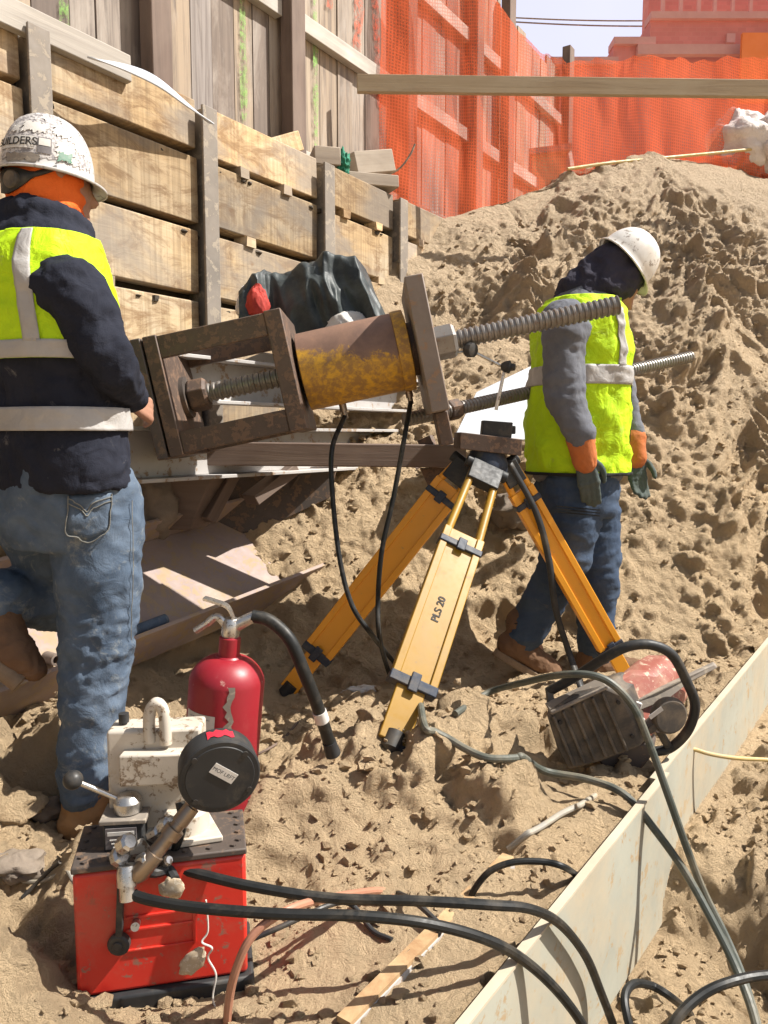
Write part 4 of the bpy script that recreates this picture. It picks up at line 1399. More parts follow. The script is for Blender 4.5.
# ------------------------------------------------------------------ hydraulic pump
YP = 1.36
pr = math.radians(13)
px_ = V((math.cos(pr), math.sin(pr), 0)); py_ = V((-math.sin(pr), math.cos(pr), 0))
c0 = P(82, 1004, YP - .02); c1 = P(250, 1000, YP)
pz0 = -.085
PB = V((P(165, 1000, YP).x, YP, pz0))            # middle of the front foot
pu = thing('hydraulic_pump', 'battered red hydraulic pump unit with white motor and black pressure gauge', 'pump', PB)
PW = .312; PH = .252; PDp = .155; base_h = .045
def pp(x, y, z): return PB + px_ * x + py_ * y + V((0, 0, z))
def pbox(mb, x0, x1, y0, y1, z0, z1):
    mb.frame_box(pp((x0 + x1) / 2, (y0 + y1) / 2, (z0 + z1) / 2), px_ * (x1 - x0), py_ * (y1 - y0), V((0, 0, z1 - z0)))
mb = MB(); pbox(mb, -PW / 2, PW / 2 + .012, -.012, PDp + .012, 0, base_h); mb.build('base', M['black'], pu, bevel=.006)
mb = MB(); pbox(mb, -PW / 2, PW / 2, 0, PDp, base_h + .001, base_h + PH - .01); mb.build('reservoir', M['red'], pu, bevel=.007)
mb = MB()
for z in (.165, .19):
    pbox(mb, -.065, .055, -.0035, .001, z, z + .005)
pbox(mb, -.065, .055, -.0035, .001, .125, .129); pbox(mb, .055, .060, -.0035, .001, .125, .20)
mb.build('pressed_rib', M['red'], pu, bevel=.001)
zt = base_h + PH
mb = MB(); pbox(mb, -PW / 2 - .002, PW / 2 + .002, -.003, PDp + .003, zt - .0085, zt + .004); mb.build('top_plate', M['waler_dark'], pu, bevel=.003)
mb = MB()
for i in range(7):
    for y in (.012, PDp - .012):
        p = pp(-PW / 2 + .02 + i * .045, y, zt + .004); mb = MB(); mb.cyl(p, p + V((0, 0, .004)), .0055, n=6); mb.build('bolt', M['waler_dark'], pu)
for i in range(1, 5):
    for x in (-PW / 2 + .012, PW / 2 - .012):
        p = pp(x, i * PDp / 5, zt + .004); mb = MB(); mb.cyl(p, p + V((0, 0, .004)), .0055, n=6); mb.build('bolt', M['waler_dark'], pu)

# white cast foot under the motor
mb = MB()
poly = [pp(x, y, zt + .005) for x, y in ((.0, .02), (.115, .03), (.085, .15), (.02, .16), (-.06, .13))]
mb.prism(poly, (0, 0, .012)); mb.build('motor_foot', M['white'], pu, bevel=.003)
mb = MB(); p = pp(.045, .085, zt + .016); mb.lathe(p, (0, 0, 1), [(0, .046), (.035, .043), (.04, .038)], 28); mb.build('motor_flange', M['white'], pu)
# white motor housing
YM = 1.44
a = P(106, 724, YM); b = P(198, 724, YM)
mb = MB(); w = b.x - a.x
cx = (a.x + b.x) / 2; zt2_ = a.z - .012; zb2 = pz0 + zt + .004
mb.frame_box((cx, YM + .035, (zt2_ + zb2) / 2), V((w, .02, 0)), V((-.006, .07, 0)), V((0, 0, zt2_ - zb2)))
mb.build('motor_housing', M['white'], pu, bevel=.006)
mb = MB()
a2 = P(122, 744, YM - .012); b2 = P(192, 742, YM - .012)
mb.frame_box(((a2.x + b2.x) / 2, YM - .012, P(150, 764, YM).z), V((b2.x - a2.x, .012, 0)), V((0, .035, 0)), V((0, 0, .062)))
mb.build('terminal_cover', M['white'], pu, bevel=.004)
mb = MB(); q = P(124, 722, YM + .03); mb.cyl(q, q + V((0, 0, .018)), .010, n=14); mb.build('cap', M['black'], pu)
mb = MB()
ep = [P(150, 742, YM - .0), P(149, 722, YM), P(151, 709, YM), P(157, 703, YM), P(163, 710, YM), P(165, 724, YM), P(166, 744, YM)]
mb.tube(spline(ep, 6), .0115, 12); mb.build('lifting_eye', M['white'], pu)
# valve block, lever
YV = 1.42
q = P(127, 834, YV)
mb = MB(); mb.frame_box(q - V((0, 0, .012)), V((.072, .01, 0)), V((-.01, .07, 0)), V((0, 0, .099))); mb.build('valve_block', M['black'], pu, bevel=.003)
mb = MB(); mb.frame_box(q + V((.002, -.0375, .012)), V((.056, .008, 0)), V((0, .003, 0)), V((0, 0, .040))); vp = mb.build('name_plate', M['sticker_dark'], pu)
mb = MB(); mb.frame_box(q + V((.002, -.0395, .022)), V((.048, .007, 0)), V((0, .001, 0)), V((0, 0, .007)))
for k in range(3):
    mb.frame_box(q + V((.002, -.0395, .010 - k * .007)), V((.040 - .006 * k, .006, 0)), V((0, .001, 0)), V((0, 0, .0022)))
mb.build('plate_print', M['paper'], pu)
mb = MB(); mb.frame_box(q + V((0, 0, .042)), V((.086, .01, 0)), V((-.01, .075, 0)), V((0, 0, .009))); mb.build('valve_cap', M['pile'], pu, bevel=.002)
h0 = P(128, 803, YV); h1 = P(108, 798, YV - .01); h2 = P(73, 780, YV - .02)
mb = MB(); mb.lathe(h0 - V((0, 0, .014)), V((0, 0, 1)), [(0, .026), (.02, .027), (.03, .02), (.034, .012)], 20); mb.build('lever_hub', M['chrome'], pu)
mb = MB(); mb.cyl(h0, h2, .0055, n=12)
lv = mb.build('lever', M['chrome'], pu)
mb = MB(); mb.ball(h2, .0185, 24, 16); mb.build('ball_knob', M['black'], lv)
# gauge
YG = 1.33
gc = P(220, 777, YG)
ga = (V((.32, -.93, -.16))).normalized()      # the back of the gauge looks at the camera
mb = MB(); mb.lathe(gc - ga * .050, ga, [(0, .068), (.002, .0705), (.044, .0735), (.050, .0725), (.052, .070)], 56)
mb.lathe(gc + ga * .0021, ga, [(0, .062), (.0015, .061)], 48)
gg = mb.build('pressure_gauge', M['black'], pu)
gup = (V((0, 0, 1)) - ga * ga.z).normalized(); grt = gup.cross(ga).normalized()
mb = MB()
for a in (-.55, .75, 2.4, 3.9):
    p = gc + (grt * math.cos(a) + gup * math.sin(a)) * .061
    mb.cyl(p, p + ga * .005, .0055, n=10)
mb.build('screw', M['ink'], gg)
an = math.radians(-38)
lx = grt * math.cos(an) + gup * math.sin(an); ly = -grt * math.sin(an) + gup * math.cos(an)
lc = gc + ga * .0045 + grt * .006 + gup * .009
mb = MB(); mb.frame_box(lc, lx * .050, ly * .021, ga * .001); mb.build('sticker', M['paper'], gg)
text_mesh('MOF LRFT', .0105, M['ink'], 'sticker_print', gg, lc + ga * .0012, lx, ly)
mb = MB(); vs = []
for i in range(9):
    a = math.radians(68 + 38 * i / 8)
    for z in (-.037 + .004 * math.sin(i * 2.3), -.014 + .004 * math.sin(i * 1.7)):
        vs.append(gc + ga * z + (grt * math.cos(a) + gup * math.sin(a)) * (.0742 if z > -.03 else .0728))
mb.add(vs, [(2 * i, 2 * i + 1, 2 * i + 3, 2 * i + 2) for i in range(8)])
mb.build('red_sticker', M['sticker_red'], gg)
# stem and couplings
s0 = gc - ga * .03 + (P(196, 800, YG) - gc) * 1.0
pa = P(196, 802, YG + .03); pb = P(180, 826, YG + .02); pc = P(160, 852, YG); pd = P(131, 884, YG - .02)
dd = (pd - pa).normalized(); LL = (pd - pa).length
mb = MB(); mb.lathe(pa - dd * .01, dd, [(0, .0095), (.02, .0095), (.021, .015), (.055, .016), (.056, .013), (.066, .013), (.067, .019), (.085, .019), (.086, .014), (.12, .0145), (.121, .018), (LL * .93, .018), (LL, .012)], 18)
mb.build('gauge_stem', M['brass'], pu)
mb = MB()
for p, r, L in ((P(163, 828, YG + .05), .016, .03), (P(151, 836, YG + .06), .013, .035), (P(122, 846, YG), .017, .03), (P(172, 834, YG + .09), .012, .03), (P(140, 862, YG), .013, .03), (P(117, 858, YG + .01), .018, .022), (P(158, 866, YG + .03), .010, .04)):
    mb = MB(); mb.lathe(p, V((.6, -.4, .5)), [(0, r * .8), (.003, r), (L - .004, r), (L, r * .7)], 8)
    mb.build('fitting', M['chrome'], pu, smooth=25)
mb = MB(); mb.bar(P(112, 871, YG + .03), P(146, 842, YG + .06), .018, .022); mb.build('tag_strip', M['white'], pu, bevel=.002)
mb = MB(); mb.lathe(pd + V((-.01, .01, .03)), V((.1, -.25, -1)), [(0, .016), (.012, .019), (.035, .019), (.036, .015), (.06, .015)], 14); mb.build('hose_coupler', M['chrome'], pu)
mb = MB(); mb.tube(spline([P(180, 802, YG + .06), P(183, 822, YG + .05), P(176, 846, YG + .06), P(166, 862, YG + .07), P(150, 866, YG + .06)], 6), .009, 10)
mb.build('looped_strap', M['hose'], pu)
mb = MB()
for k in range(10):
    p = P(random.uniform(120, 170), random.uniform(858, 876), YG + random.uniform(.02, .08)); mb.ball(p, random.uniform(.006, .012), 8, 6, (1, 1, 1), .1)
mb.tube(spline([P(140, 862, YG + .03), P(152, 872, YG), P(168, 870, YG + .02), P(175, 880, YG)], 5), .010, 8)
mb.build('elbow_fitting', M['black'], pu)
# pull handle hanging on the front
f0 = P(121, 884, 1.325); f1_ = P(119, 944, 1.335)
mb = MB(); mb.bar(f0, f1_, .012, .010, up=(0, -1, 0)); mb.lathe(f1_ + V((0, .008, 0)), V((0, -1, 0)), [(0, .020), (.012, .021), (.016, .017)], 24)
mb.lathe(f1_ + V((0, -.0075, 0)), V((0, -1, 0)), [(0, .010), (.004, .009)], 16)
mb.build('hanging_wrench', M['black'], pu, bevel=.001)
mb = MB(); q = P(133, 926, 1.335); mb.cyl(q + V((0, .02, -.004)), q + V((.008, -.012, .006)), .008, n=14); mb.build('drain_plug', M['chrome'], pu)
# torn tape tags and their string
for (cx_, cy_, w_, h_, an_) in ((172, 888, .042, .040, .2), (193, 962, .034, .062, -.75)):
    mb = lumpy((0, 0, 0), 1, cx_, .25, 1.6, 24, 14)
    c = P(cx_, cy_, 1.325); ca, sa = math.cos(an_), math.sin(an_)
    mb.v = [tuple(c + V((p[0] * w_ / 2 * ca - p[2] * h_ / 2 * sa, p[1] * .006, p[0] * w_ / 2 * sa + p[2] * h_ / 2 * ca))) for p in mb.v]
    mb.build('tape_tag', M['tape'], pu, smooth=80)
mb = MB(); mb.tube(spline([P(206, 900, 1.33), P(208, 930, 1.33), P(202, 942, 1.325), P(212, 948, 1.32), P(208, 958, 1.325), P(216, 975, 1.33), P(213, 1000, 1.33), P(224, 1024, 1.32)], 8), .0018, 6)
mb.build('string', M['paper'], pu)

# ------------------------------------------------------------------ power saw on the right
YS_ = 2.14
sw = thing('power_saw', 'dirty power saw with ribbed black cover and faded red housing on the sand', 'power saw', P(600, 768, YS_))
bk = V((.16, .20, .02))
face = [P(545, 713, YS_), P(566, 699, YS_), P(603, 686, YS_), P(622, 694, YS_), P(634, 720, YS_), P(641, 746, YS_), P(600, 762, YS_), P(568, 771, YS_), P(556, 748, YS_)]
mb = MB(); mb.prism(face, bk * .55); mb.build('ribbed_cover', M['saw_black'], sw, bevel=.008)
mb = MB()
for k in range(6):
    q = k / 5.5
    t0 = P(553 + 54 * q, 716 - 25 * q, YS_ - .006); t1_ = P(574 + 58 * q, 766 - 17 * q, YS_ - .006)
    mb.bar(t0, t1_, .009, .012, up=(0, -1, 0))
mb.build('cooling_rib', M['saw_black'], sw, bevel=.003)
mb = MB()
for x_, y_ in ((618, 702), (632, 736), (560, 722)):
    mb = MB(); q = P(x_, y_, YS_ - .004); mb.cyl(q, q + V((0, -.006, 0)), .006, n=10)
    mb.build('screw', M['ink'], sw)
mb = MB(); mb.bar(P(548, 709, YS_ + .03), P(604, 683, YS_ + .03), .08, .010); mb.build('cover_lid', M['pile'], sw, bevel=.004)
hs = [P(606, 684, YS_ + .05), P(628, 672, YS_ + .1), P(652, 673, YS_ + .1), P(666, 684, YS_ + .1), P(672, 703, YS_ + .1), P(668, 722, YS_ + .08), P(650, 738, YS_ + .04), P(642, 745, YS_ + .02), P(634, 716, YS_ + .01), P(622, 693, YS_ + .01)]
mb = MB(); mb.prism(hs, bk * .75); mb.build('housing', M['saw_red'], sw, bevel=.016)
mb = MB(); mb.prism([P(628, 698, YS_ + .045), P(643, 704, YS_ + .045), P(640, 712, YS_ + .045), P(630, 712, YS_ + .045)], (0, .05, 0)); mb.bar(P(640, 717, YS_ + .04), P(634, 742, YS_ + .03), .03, .012, up=(0, -1, 0))
mb.build('pale_panel', M['paper'], sw, bevel=.003)
mb = MB()
mb.prism([P(634, 702, YS_ + .05), P(664, 688, YS_ + .07), P(714, 664, YS_ + .17), P(718, 668, YS_ + .17), P(690, 683, YS_ + .12), P(668, 698, YS_ + .07), P(638, 712, YS_ + .05)], (.01, .03, .0))
mb.build('guide_arm', M['pile'], sw, bevel=.004)
mb = MB(); mb.lathe(P(665, 713, YS_ + .03), V((.2, -1, 0)), [(0, .05), (.02, .055), (.035, .05)], 24)
mb.frame_box(P(655, 722, YS_ + .02), V((.05, 0, .04)), V((0, .05, 0)), V((-.012, 0, .02)))
mb.build('blade_hub', M['saw_black'], sw, bevel=.004)
mb = MB(); mb.frame_box(P(656, 713, YS_ - .018), V((.035, 0, .028)), V((0, .003, 0)), V((-.007, 0, .010))); mb.build('name_plate', M['paper'], sw)
mb = MB(); mb.prism([P(590, 752, YS_ + .06), P(645, 742, YS_ + .06), P(655, 752, YS_ + .06), P(640, 772, YS_ + .06), P(606, 772, YS_ + .06)], (.05, .12, 0)); mb.build('engine_base', M['waler_dark'], sw, bevel=.01)
mb = MB()
hp = spline([P(548, 692, YS_ + .10), P(575, 677, YS_ + .06), P(608, 656, YS_), P(630, 646, YS_ - .02), P(652, 645, YS_ - .02), P(672, 655, YS_ - .01), P(686, 680, YS_ + .01), P(695, 705, YS_ + .03), P(688, 730, YS_ + .05), P(670, 748, YS_ + .07), P(650, 752, YS_ + .08)], 10)
mb.tube(hp, .0145, 14); mb.build('loop_handle', M['black'], sw)
mb = MB(); mb.bar(P(549, 690, YS_ + .10), P(552, 712, YS_ + .05), .02, .02); mb.build('handle_bracket', M['saw_black'], sw, bevel=.002)
mb = MB(); mb.tube([P(659, 730, YS_ + .05), P(668, 746, YS_ + .06)], .012, 10); mb.build('handle_strut', M['black'], sw)

# ------------------------------------------------------------------ trench plates
def PLT(s, z, t=.0):
    p = PL0 + PD * s + PN * t
    return V((p.x, p.y, z))
def plate(s0, s1, zt0, zt1, zb0, zb1, t0, lab):
    r = thing('trench_plate', lab, 'steel plate', PLT((s0 + s1) / 2, zb0, t0))
    mb = MB()
    a = PLT(s0, zt0, t0); b = PLT(s1, zt1, t0); c = PLT(s1, zb1, t0); d = PLT(s0, zb0, t0)
    mb.prism([a, b, c, d], PN * -.014)
    mb.build('plate', M['plate'], r, bevel=.002)
    mb = MB(); mb.bar(a + V((0, 0, .003)) - PN * .006, b + V((0, 0, .003)) - PN * .006, .020, .006); mb.build('top_edge', M['plate_edge'], r)
sj = 1.127
plate(-.75, sj, -.02, .032, -.37, -.424, .024, 'long pale steel trench plate nearest the camera with its lower corner bare')
plate(sj - .06, 3.2, .030, .09, -.45, -.35, .007, 'pale steel trench plate farther back beside the power saw')
# half-buried strip left of them
a = G(372, 1000, 0); b = G(508, 868, 0)
st = thing('buried_steel_strip', 'rusty half buried steel strip lying in the sand left of the pale plates', 'steel strip', a)
mb = MB(); dirv = (b - a); a = a - dirv * .15
sd = V((dirv.y, -dirv.x, 0)).normalized()
a.z = b.z = (a.z + b.z) / 2 + .019
mb.frame_box((a + b) / 2, b - a, sd * .030, V((0, 0, .012))); mb.build('top_flange', paint('bright_rust', (.34, .19, .085, 1), (.26, .145, .07, 1), rough=.85, scale=14, dust=(.5, .37, .2, 1), dust_at=.55), st)
mb = MB(); mb.frame_box((a + b) / 2 + sd * .016 - V((0, 0, .05)), b - a, sd * .004, V((0, 0, .095))); mb.build('side_face', M['waler'], st)

# ------------------------------------------------------------------ hoses and cables
def gpath(pix, lift=.008):
    sp = spline([V((a, b, 0)) for a, b in pix], 6)
    pts = [G(p.x, p.y, 0) for p in sp]
    n = len(pts)
    zs = [max(q.z for q in pts[max(0, i - 4):i + 5]) for i in range(n)]
    def ma(v, w): return [sum(v[max(0, i - w):i + w + 1]) / len(v[max(0, i - w):i + w + 1]) for i in range(n)]
    xs_, ys_, zs = ma([p.x for p in pts], 3), ma([p.y for p in pts], 3), ma(zs, 4)
    out = [V((xs_[i], ys_[i], zs[i] + lift)) for i in range(0, n, 3)]
    return out


def hose(name, label, cat, pts, r, mat, group=None, n=10):
    mb = MB(); mb.tube(spline(pts, 12), r, n)
    return tag(mb.build(name, M[mat]), label, cat, group)
hose('hydraulic_hose', 'upper black hose from the pump bending over the pale plate', 'hose',
     [P(150, 862, 1.39), P(180, 869, 1.38), P(250, 886, 1.36), P(330, 898, 1.36), P(420, 901, 1.36), P(490, 905, 1.37), P(530, 909, 1.40), P(560, 924, 1.47), P(585, 955, 1.57), P(600, 990, 1.64), P(618, 1040, 1.66), P(640, 1120, 1.7)], .0098, 'hose')
hose('hydraulic_hose', 'lower black hose from the pump coupling, dipping in front of the pale plate', 'hose',
     [P(124, 880, 1.325), P(130, 892, 1.31), P(150, 900, 1.30), P(200, 908, 1.28), P(280, 914, 1.27), P(360, 916, 1.27), P(430, 924, 1.28), P(490, 941, 1.32), P(530, 965, 1.37), P(565, 1000, 1.40), P(590, 1040, 1.42), P(610, 1100, 1.44)], .0100, 'hose')
hose('air_hose', 'pinkish brown hose rising from the pump front and bending right', 'hose',
     [P(228, 1060, 1.27), P(228, 1010, 1.26), P(236, 970, 1.25), P(254, 934, 1.26), P(290, 909, 1.30), P(330, 898, 1.42), P(372, 891, 1.60), P(388, 893, 1.66), G(398, 905, .0)], .0078, 'cord_copper')
p = P(386, 893, 1.66)
mb = MB(); mb.tube([p + V((-.02, 0, .0)), p + V((.025, .01, 0))], .015, 12)
tag(mb.build('hose_connector', M['cord_yellow'], smooth=30), 'tan connector on the end of the pinkish brown hose', 'connector')
hose('cable', 'thin black cable dipping under the two pump hoses', 'cable',
     [P(250, 940, 1.42), P(285, 925, 1.44), P(330, 905, 1.5), P(352, 905, 1.55), G(372, 930, .008), G(392, 940, .004)], .0055, 'black')
hose('cable', 'short black cable emerging from the sand by the rusty strip', 'cable',
     [G(432, 944, -.01), G(440, 928, .02), G(430, 915, .03), G(412, 900, .03), G(398, 893, .0)], .006, 'black')
hose('air_hose', 'grey hose arching over the end of the rusty steel strip', 'hose',
     [G(468, 902, -.012), P(478, 884, 1.60), P(492, 870, 1.60), P(515, 862, 1.60), P(545, 862, 1.60), P(566, 868, 1.60), G(582, 880, -.01)], .0072, 'hose')
hose('hydraulic_hose', 'long grey-green hose from the tripod foot sweeping down across both plates', 'hose',
     gpath([(414, 705), (420, 728), (432, 746), (466, 761), (505, 767), (528, 769)], .012) + [P(545, 771, 2.08), P(590, 780, 2.04), P(625, 795, 1.98), P(655, 830, 1.94), P(685, 872, 1.92), P(712, 920, 1.85), P(735, 966, 1.78), P(752, 1010, 1.7), P(764, 1060, 1.62)], .0105, 'hose_green')
hose('hydraulic_hose', 'pale green hose looping over the power saw and hanging down the far plate', 'hose',
     [G(455, 714, -.02), P(490, 692, 2.36), P(530, 681, 2.20), P(560, 675, 2.08), P(590, 675, 2.03), P(612, 684, 2.01), P(634, 708, 1.99), P(650, 745, 1.97), P(668, 795, 1.94), P(684, 840, 1.93), P(703, 890, 1.93), P(725, 935, 1.88), P(742, 975, 1.80), P(756, 1020, 1.70), P(768, 1070, 1.6)], .0105, 'hose_green')
hose('cable', 'dusty grey cable running from the saw into the sand', 'cable',
     [P(668, 752, 2.36), P(640, 766, 2.28), P(610, 786, 2.20), ] + gpath([(590, 803), (560, 821), (540, 832), (522, 841)], .008) + [G(508, 849, -.012)], .0078, 'cord_grey')
hose('extension_cord', 'yellow cord lying across the far plate to the right', 'cord',
     [P(665, 758, 2.33), P(680, 750, 2.36), P(692, 749, 2.40), P(710, 754, 2.40), P(735, 758, 2.42), P(770, 760, 2.46), P(830, 764, 2.5)], .0068, 'cord_yellow')
hose('hydraulic_hose', 'black hose loop rising from the sand at the bottom right', 'hose',
     [P(640, 1060, 1.5), P(628, 1020, 1.54), P(625, 996, 1.58), P(634, 984, 1.62), P(652, 986, 1.66), P(672, 998, 1.66), G(690, 1014, .0), G(704, 1030, -.01)], .0095, 'hose')
hose('hydraulic_hose', 'black hose arching along the bottom right edge', 'hose',
     [P(664, 1050, 1.36), P(676, 1020, 1.38), P(700, 996, 1.41), P(730, 982, 1.43), P(770, 975, 1.46), P(830, 978, 1.5)], .0100, 'hose')
hose('hydraulic_hose', 'black hose hanging from the left end of the yellow jack to the sand', 'hose',
     [J(335, -.18, -.03), P(332, 450, 2.72), P(333, 500, 2.68), P(340, 560, 2.62), P(352, 605, 2.58), P(372, 635, 2.56), ] + gpath([(392, 664), (408, 695), (416, 712)], .008), .0090, 'hose')
hose('hydraulic_hose', 'black hose hanging from the right end of the yellow jack behind the front leg', 'hose',
     [J(402, -.18, -.03), P(404, 440, 2.72), P(393, 500, 2.70), P(382, 550, 2.68), P(378, 600, 2.68), P(380, 640, 2.66), ] + gpath([(388, 676), (400, 705), (416, 722)], .008), .0090, 'hose')
hose('cable', 'thin pale cable lying on the sand left of the red pump', 'cable',
     [G(-20, 872, .006), G(10, 878, .008), G(35, 882, .01), P(55, 876, 1.58), P(66, 870, 1.56), P(74, 882, 1.52)], .0048, 'cord_grey')
hose('cable', 'thin dark cable crossing the pale cable left of the pump', 'cable',
     [G(22, 898, -.002), G(36, 884, .012), G(50, 870, .016), G(60, 862, .006)], .0045, 'black')
hose('twig', 'thin dark twig curving on the sand beside the extinguisher', 'twig',
     [G(254, 756, .0), G(270, 748, .006), G(284, 738, .006), G(298, 722, .006)], .004, 'timber_dark')
hose('wire', 'thin bent wire sticking up in front of the netting on the wall end', 'wire',
     [P(386, 176, 5.0), P(400, 168, 5.0), P(410, 155, 5.0), P(415, 144, 5.0)], .006, 'pile')

# ------------------------------------------------------------------ rocks and litter
def rock(px, py, r, lab, seed, sc=(1, .9, .7), lift=.3, mat='rock', Y=None):
    p = P(px, py, Y) if Y else G(px, py)
    if not Y: p.z += r * lift
    mb = lumpy(p, r, seed, .38, 1.3, 30, 20, sc)
    tag(mb.build('rock', M[mat], smooth=60), lab, 'rock', 'rocks in the sand')
rock(14, 812, .055, 'flat clod of hardened sand at the left edge behind the pump', 1, (1.3, 1, .6), mat='sand')
rock(18, 872, .05, 'dark stone left of the pump under the pale cable', 3, (1.1, .9, .6))
rock(40, 815, .05, 'dusty stone between the left edge and the boot', 4)
rock(296, 455, .10, 'rough grey stone under the beam behind the jack frame', 5, Y=3.75)
rock(150, 505, .12, 'large pale stone block below the jack frame beside the jeans', 6, (.9, .8, 1.2), Y=3.2)
rock(300, 672, .035, 'small stone next to the black tripod foot', 7)
rock(512, 512, .11, 'dark round stone on the heap behind the tripod legs', 8, (1, .9, .8), Y=3.72)
mb = lumpy(G(366, 692), .06, 5, .45, 2.2, 40, 26, (1.3, .7, .32))
tag(mb.build('paper_scrap', M['paper'], smooth=80), 'crumpled white paper scrap on the sand between the tripod legs', 'paper')

# ------------------------------------------------------------------ people helpers
def fuse(mb, voxel, sm=4):
    me = bpy.data.meshes.new('tmp'); me.from_pydata(mb.v, [], mb.f)
    o = bpy.data.objects.new('tmp', me); COL.objects.link(o)
    m = o.modifiers.new('r', 'REMESH'); m.mode = 'VOXEL'; m.voxel_size = voxel; m.use_smooth_shade = True
    if sm:
        m = o.modifiers.new('s', 'SMOOTH'); m.iterations = sm; m.factor = .5
    dg = bpy.context.evaluated_depsgraph_get()
    r = bpy.data.meshes.new_from_object(o.evaluated_get(dg))
    co = [v.co.copy() for v in r.vertices]; no = [v.normal.copy() for v in r.vertices]; fs = [tuple(p.vertices) for p in r.polygons]
    bpy.data.objects.remove(o); bpy.data.meshes.remove(me); bpy.data.meshes.remove(r)
    return co, no, fs


def skin(name, mb, mat, parent, voxel=.010, sm=4, wr=None):
    co, no, fs = fuse(mb, voxel, sm)
    if wr: co = [p + n * wr(p) for p, n in zip(co, no)]
    q = MB(); q.add(co, fs)
    return q.build(name, mat, parent, smooth=180)


def limb(mb, pts, rs, n=20, flat=None):
    sp = spline(pts, 8); k = np.linspace(0, len(pts) - 1, len(sp))
    rr = list(np.interp(k, range(len(pts)), rs))
    mb.tube(sp, rr, n)
    mb.ball(sp[0], rs[0] * .98, 16, 10); mb.ball(sp[-1], rs[-1] * .98, 16, 10)


def loft_fn(nodes):
    """nodes top to bottom or bottom to top: (centre, lateral, depth, r_lat, r_dep); returns f(q, a, off)"""
    C = [n[0] for n in nodes]; n_ = len(nodes)
    def cr(vals, q):
        i = min(int(q), n_ - 2); t = q - i
        p0 = vals[max(i - 1, 0)]; p1 = vals[i]; p2 = vals[i + 1]; p3 = vals[min(i + 2, n_ - 1)]
        return 0.5 * ((2 * p1) + (p2 - p0) * t + (2 * p0 - 5 * p1 + 4 * p2 - p3) * t * t + (3 * p1 - p0 - 3 * p2 + p3) * t ** 3)
    def f(q, a, off=0.0):
        c = cr([n[0] for n in nodes], q); l = cr([n[1] for n in nodes], q).normalized(); d = cr([n[2] for n in nodes], q).normalized()
        ra = cr([n[3] for n in nodes], q) + off; rb = cr([n[4] for n in nodes], q) + off
        ca, sa = math.cos(a), math.sin(a)
        e = .85
        x = math.copysign(abs(ca) ** e, ca) * ra; y = math.copysign(abs(sa) ** e, sa) * rb
        return c + l * x + d * y
    return f


def loft_mb(mb, f, q0, q1, nq=40, na=48, off=0.0):
    vs = []
    for i in range(nq + 1):
        q = q0 + (q1 - q0) * i / nq
        for k in range(na): vs.append(f(q, 2 * PI * k / na, off))
    fs = [(i * na + k, i * na + (k + 1) % na, (i + 1) * na + (k + 1) % na, (i + 1) * na + k) for i in range(nq) for k in range(na)]
    fs.append(tuple(reversed(range(na)))); fs.append(tuple(range(nq * na, (nq + 1) * na)))
    mb.add(vs, fs)


def patch(f, q0, q1, a0, a1, off, nq=30, na=40, wr=None):
    mb = MB(); vs = []
    for i in range(nq + 1):
        for k in range(na + 1):
            q = q0 + (q1 - q0) * i / nq; a = a0 + (a1 - a0) * k / na
            p = f(q, a, off)
            if wr:
                n = (f(q, a, off + .02) - p).normalized(); p = p + n * wr(p)
            vs.append(p)
    w = na + 1
    fs = [(i * w + k, i * w + k + 1, (i + 1) * w + k + 1, (i + 1) * w + k) for i in range(nq) for k in range(na)]
    mb.add(vs, fs)
    return mb


def folds(seed, amp, fr, stretch=(1, 1, 1), ridge=.6):
    st = V(stretch)
    def w(p):
        q = V((p.x * st.x, p.y * st.y, p.z * st.z)) * fr + V((seed * 3.7, seed * 1.3, seed * .7))
        q = q + mnoise.noise_vector(q * .6) * .6
        a = mnoise.noise(q); b = 1 - 2 * abs(mnoise.noise(q * 1.9 + V((5, 2, 8))))
        return amp * (a + ridge * b * .6)
    return w


def helmet(parent, c, fwd, up, r, h, brim, visor, mat, name='hard_hat'):
    up = up.normalized(); fwd = (fwd - up * fwd.dot(up)).normalized(); rt = fwd.cross(up)
    def dome(a, b, off=0.0):
        rr = (r + off) * math.cos(b) ** .75
        k = 1.10 * rr
        return c + fwd * math.cos(a) * k + rt * math.sin(a) * rr * .98 + up * ((h + off) * math.sin(b))
    mb = MB(); vs = []; na = 64; nb = 18
    rings = []
    for k, (ex_, dz) in enumerate(((1.0, -.004), (.98, .001), (.5, .003), (.12, .004))):
        ring = []
        for i in range(na):
            a = 2 * PI * i / na
            bw = brim + visor * max(0, math.cos(a)) ** 2
            p = dome(a, 0); o = (p - c).normalized()
            ring.append(p + o * bw * ex_ + up * dz - up * bw * ex_ * .22)
        rings.append(ring)
    for j in range(nb + 1):
        b = (PI / 2) * (j / nb) * .995
        rings.append([dome(2 * PI * i / na, b) + up * (.012 * min(j, 1) if j else .006) for i in range(na)])
    for rg_ in rings: vs.extend(rg_)
    n = len(rings)
    fs = [(j * na + i, j * na + (i + 1) % na, (j + 1) * na + (i + 1) % na, (j + 1) * na + i) for j in range(n - 1) for i in range(na)]
    fs.append(tuple(range((n - 1) * na, n * na)))
    mb.add(vs, fs)
    # raised crown ridges front to back
    o = mb.build(name, mat, parent, smooth=60, solid=.004)
    def D(a, b, off): return dome(a, b, off) + up * .012
    return o, D, rt


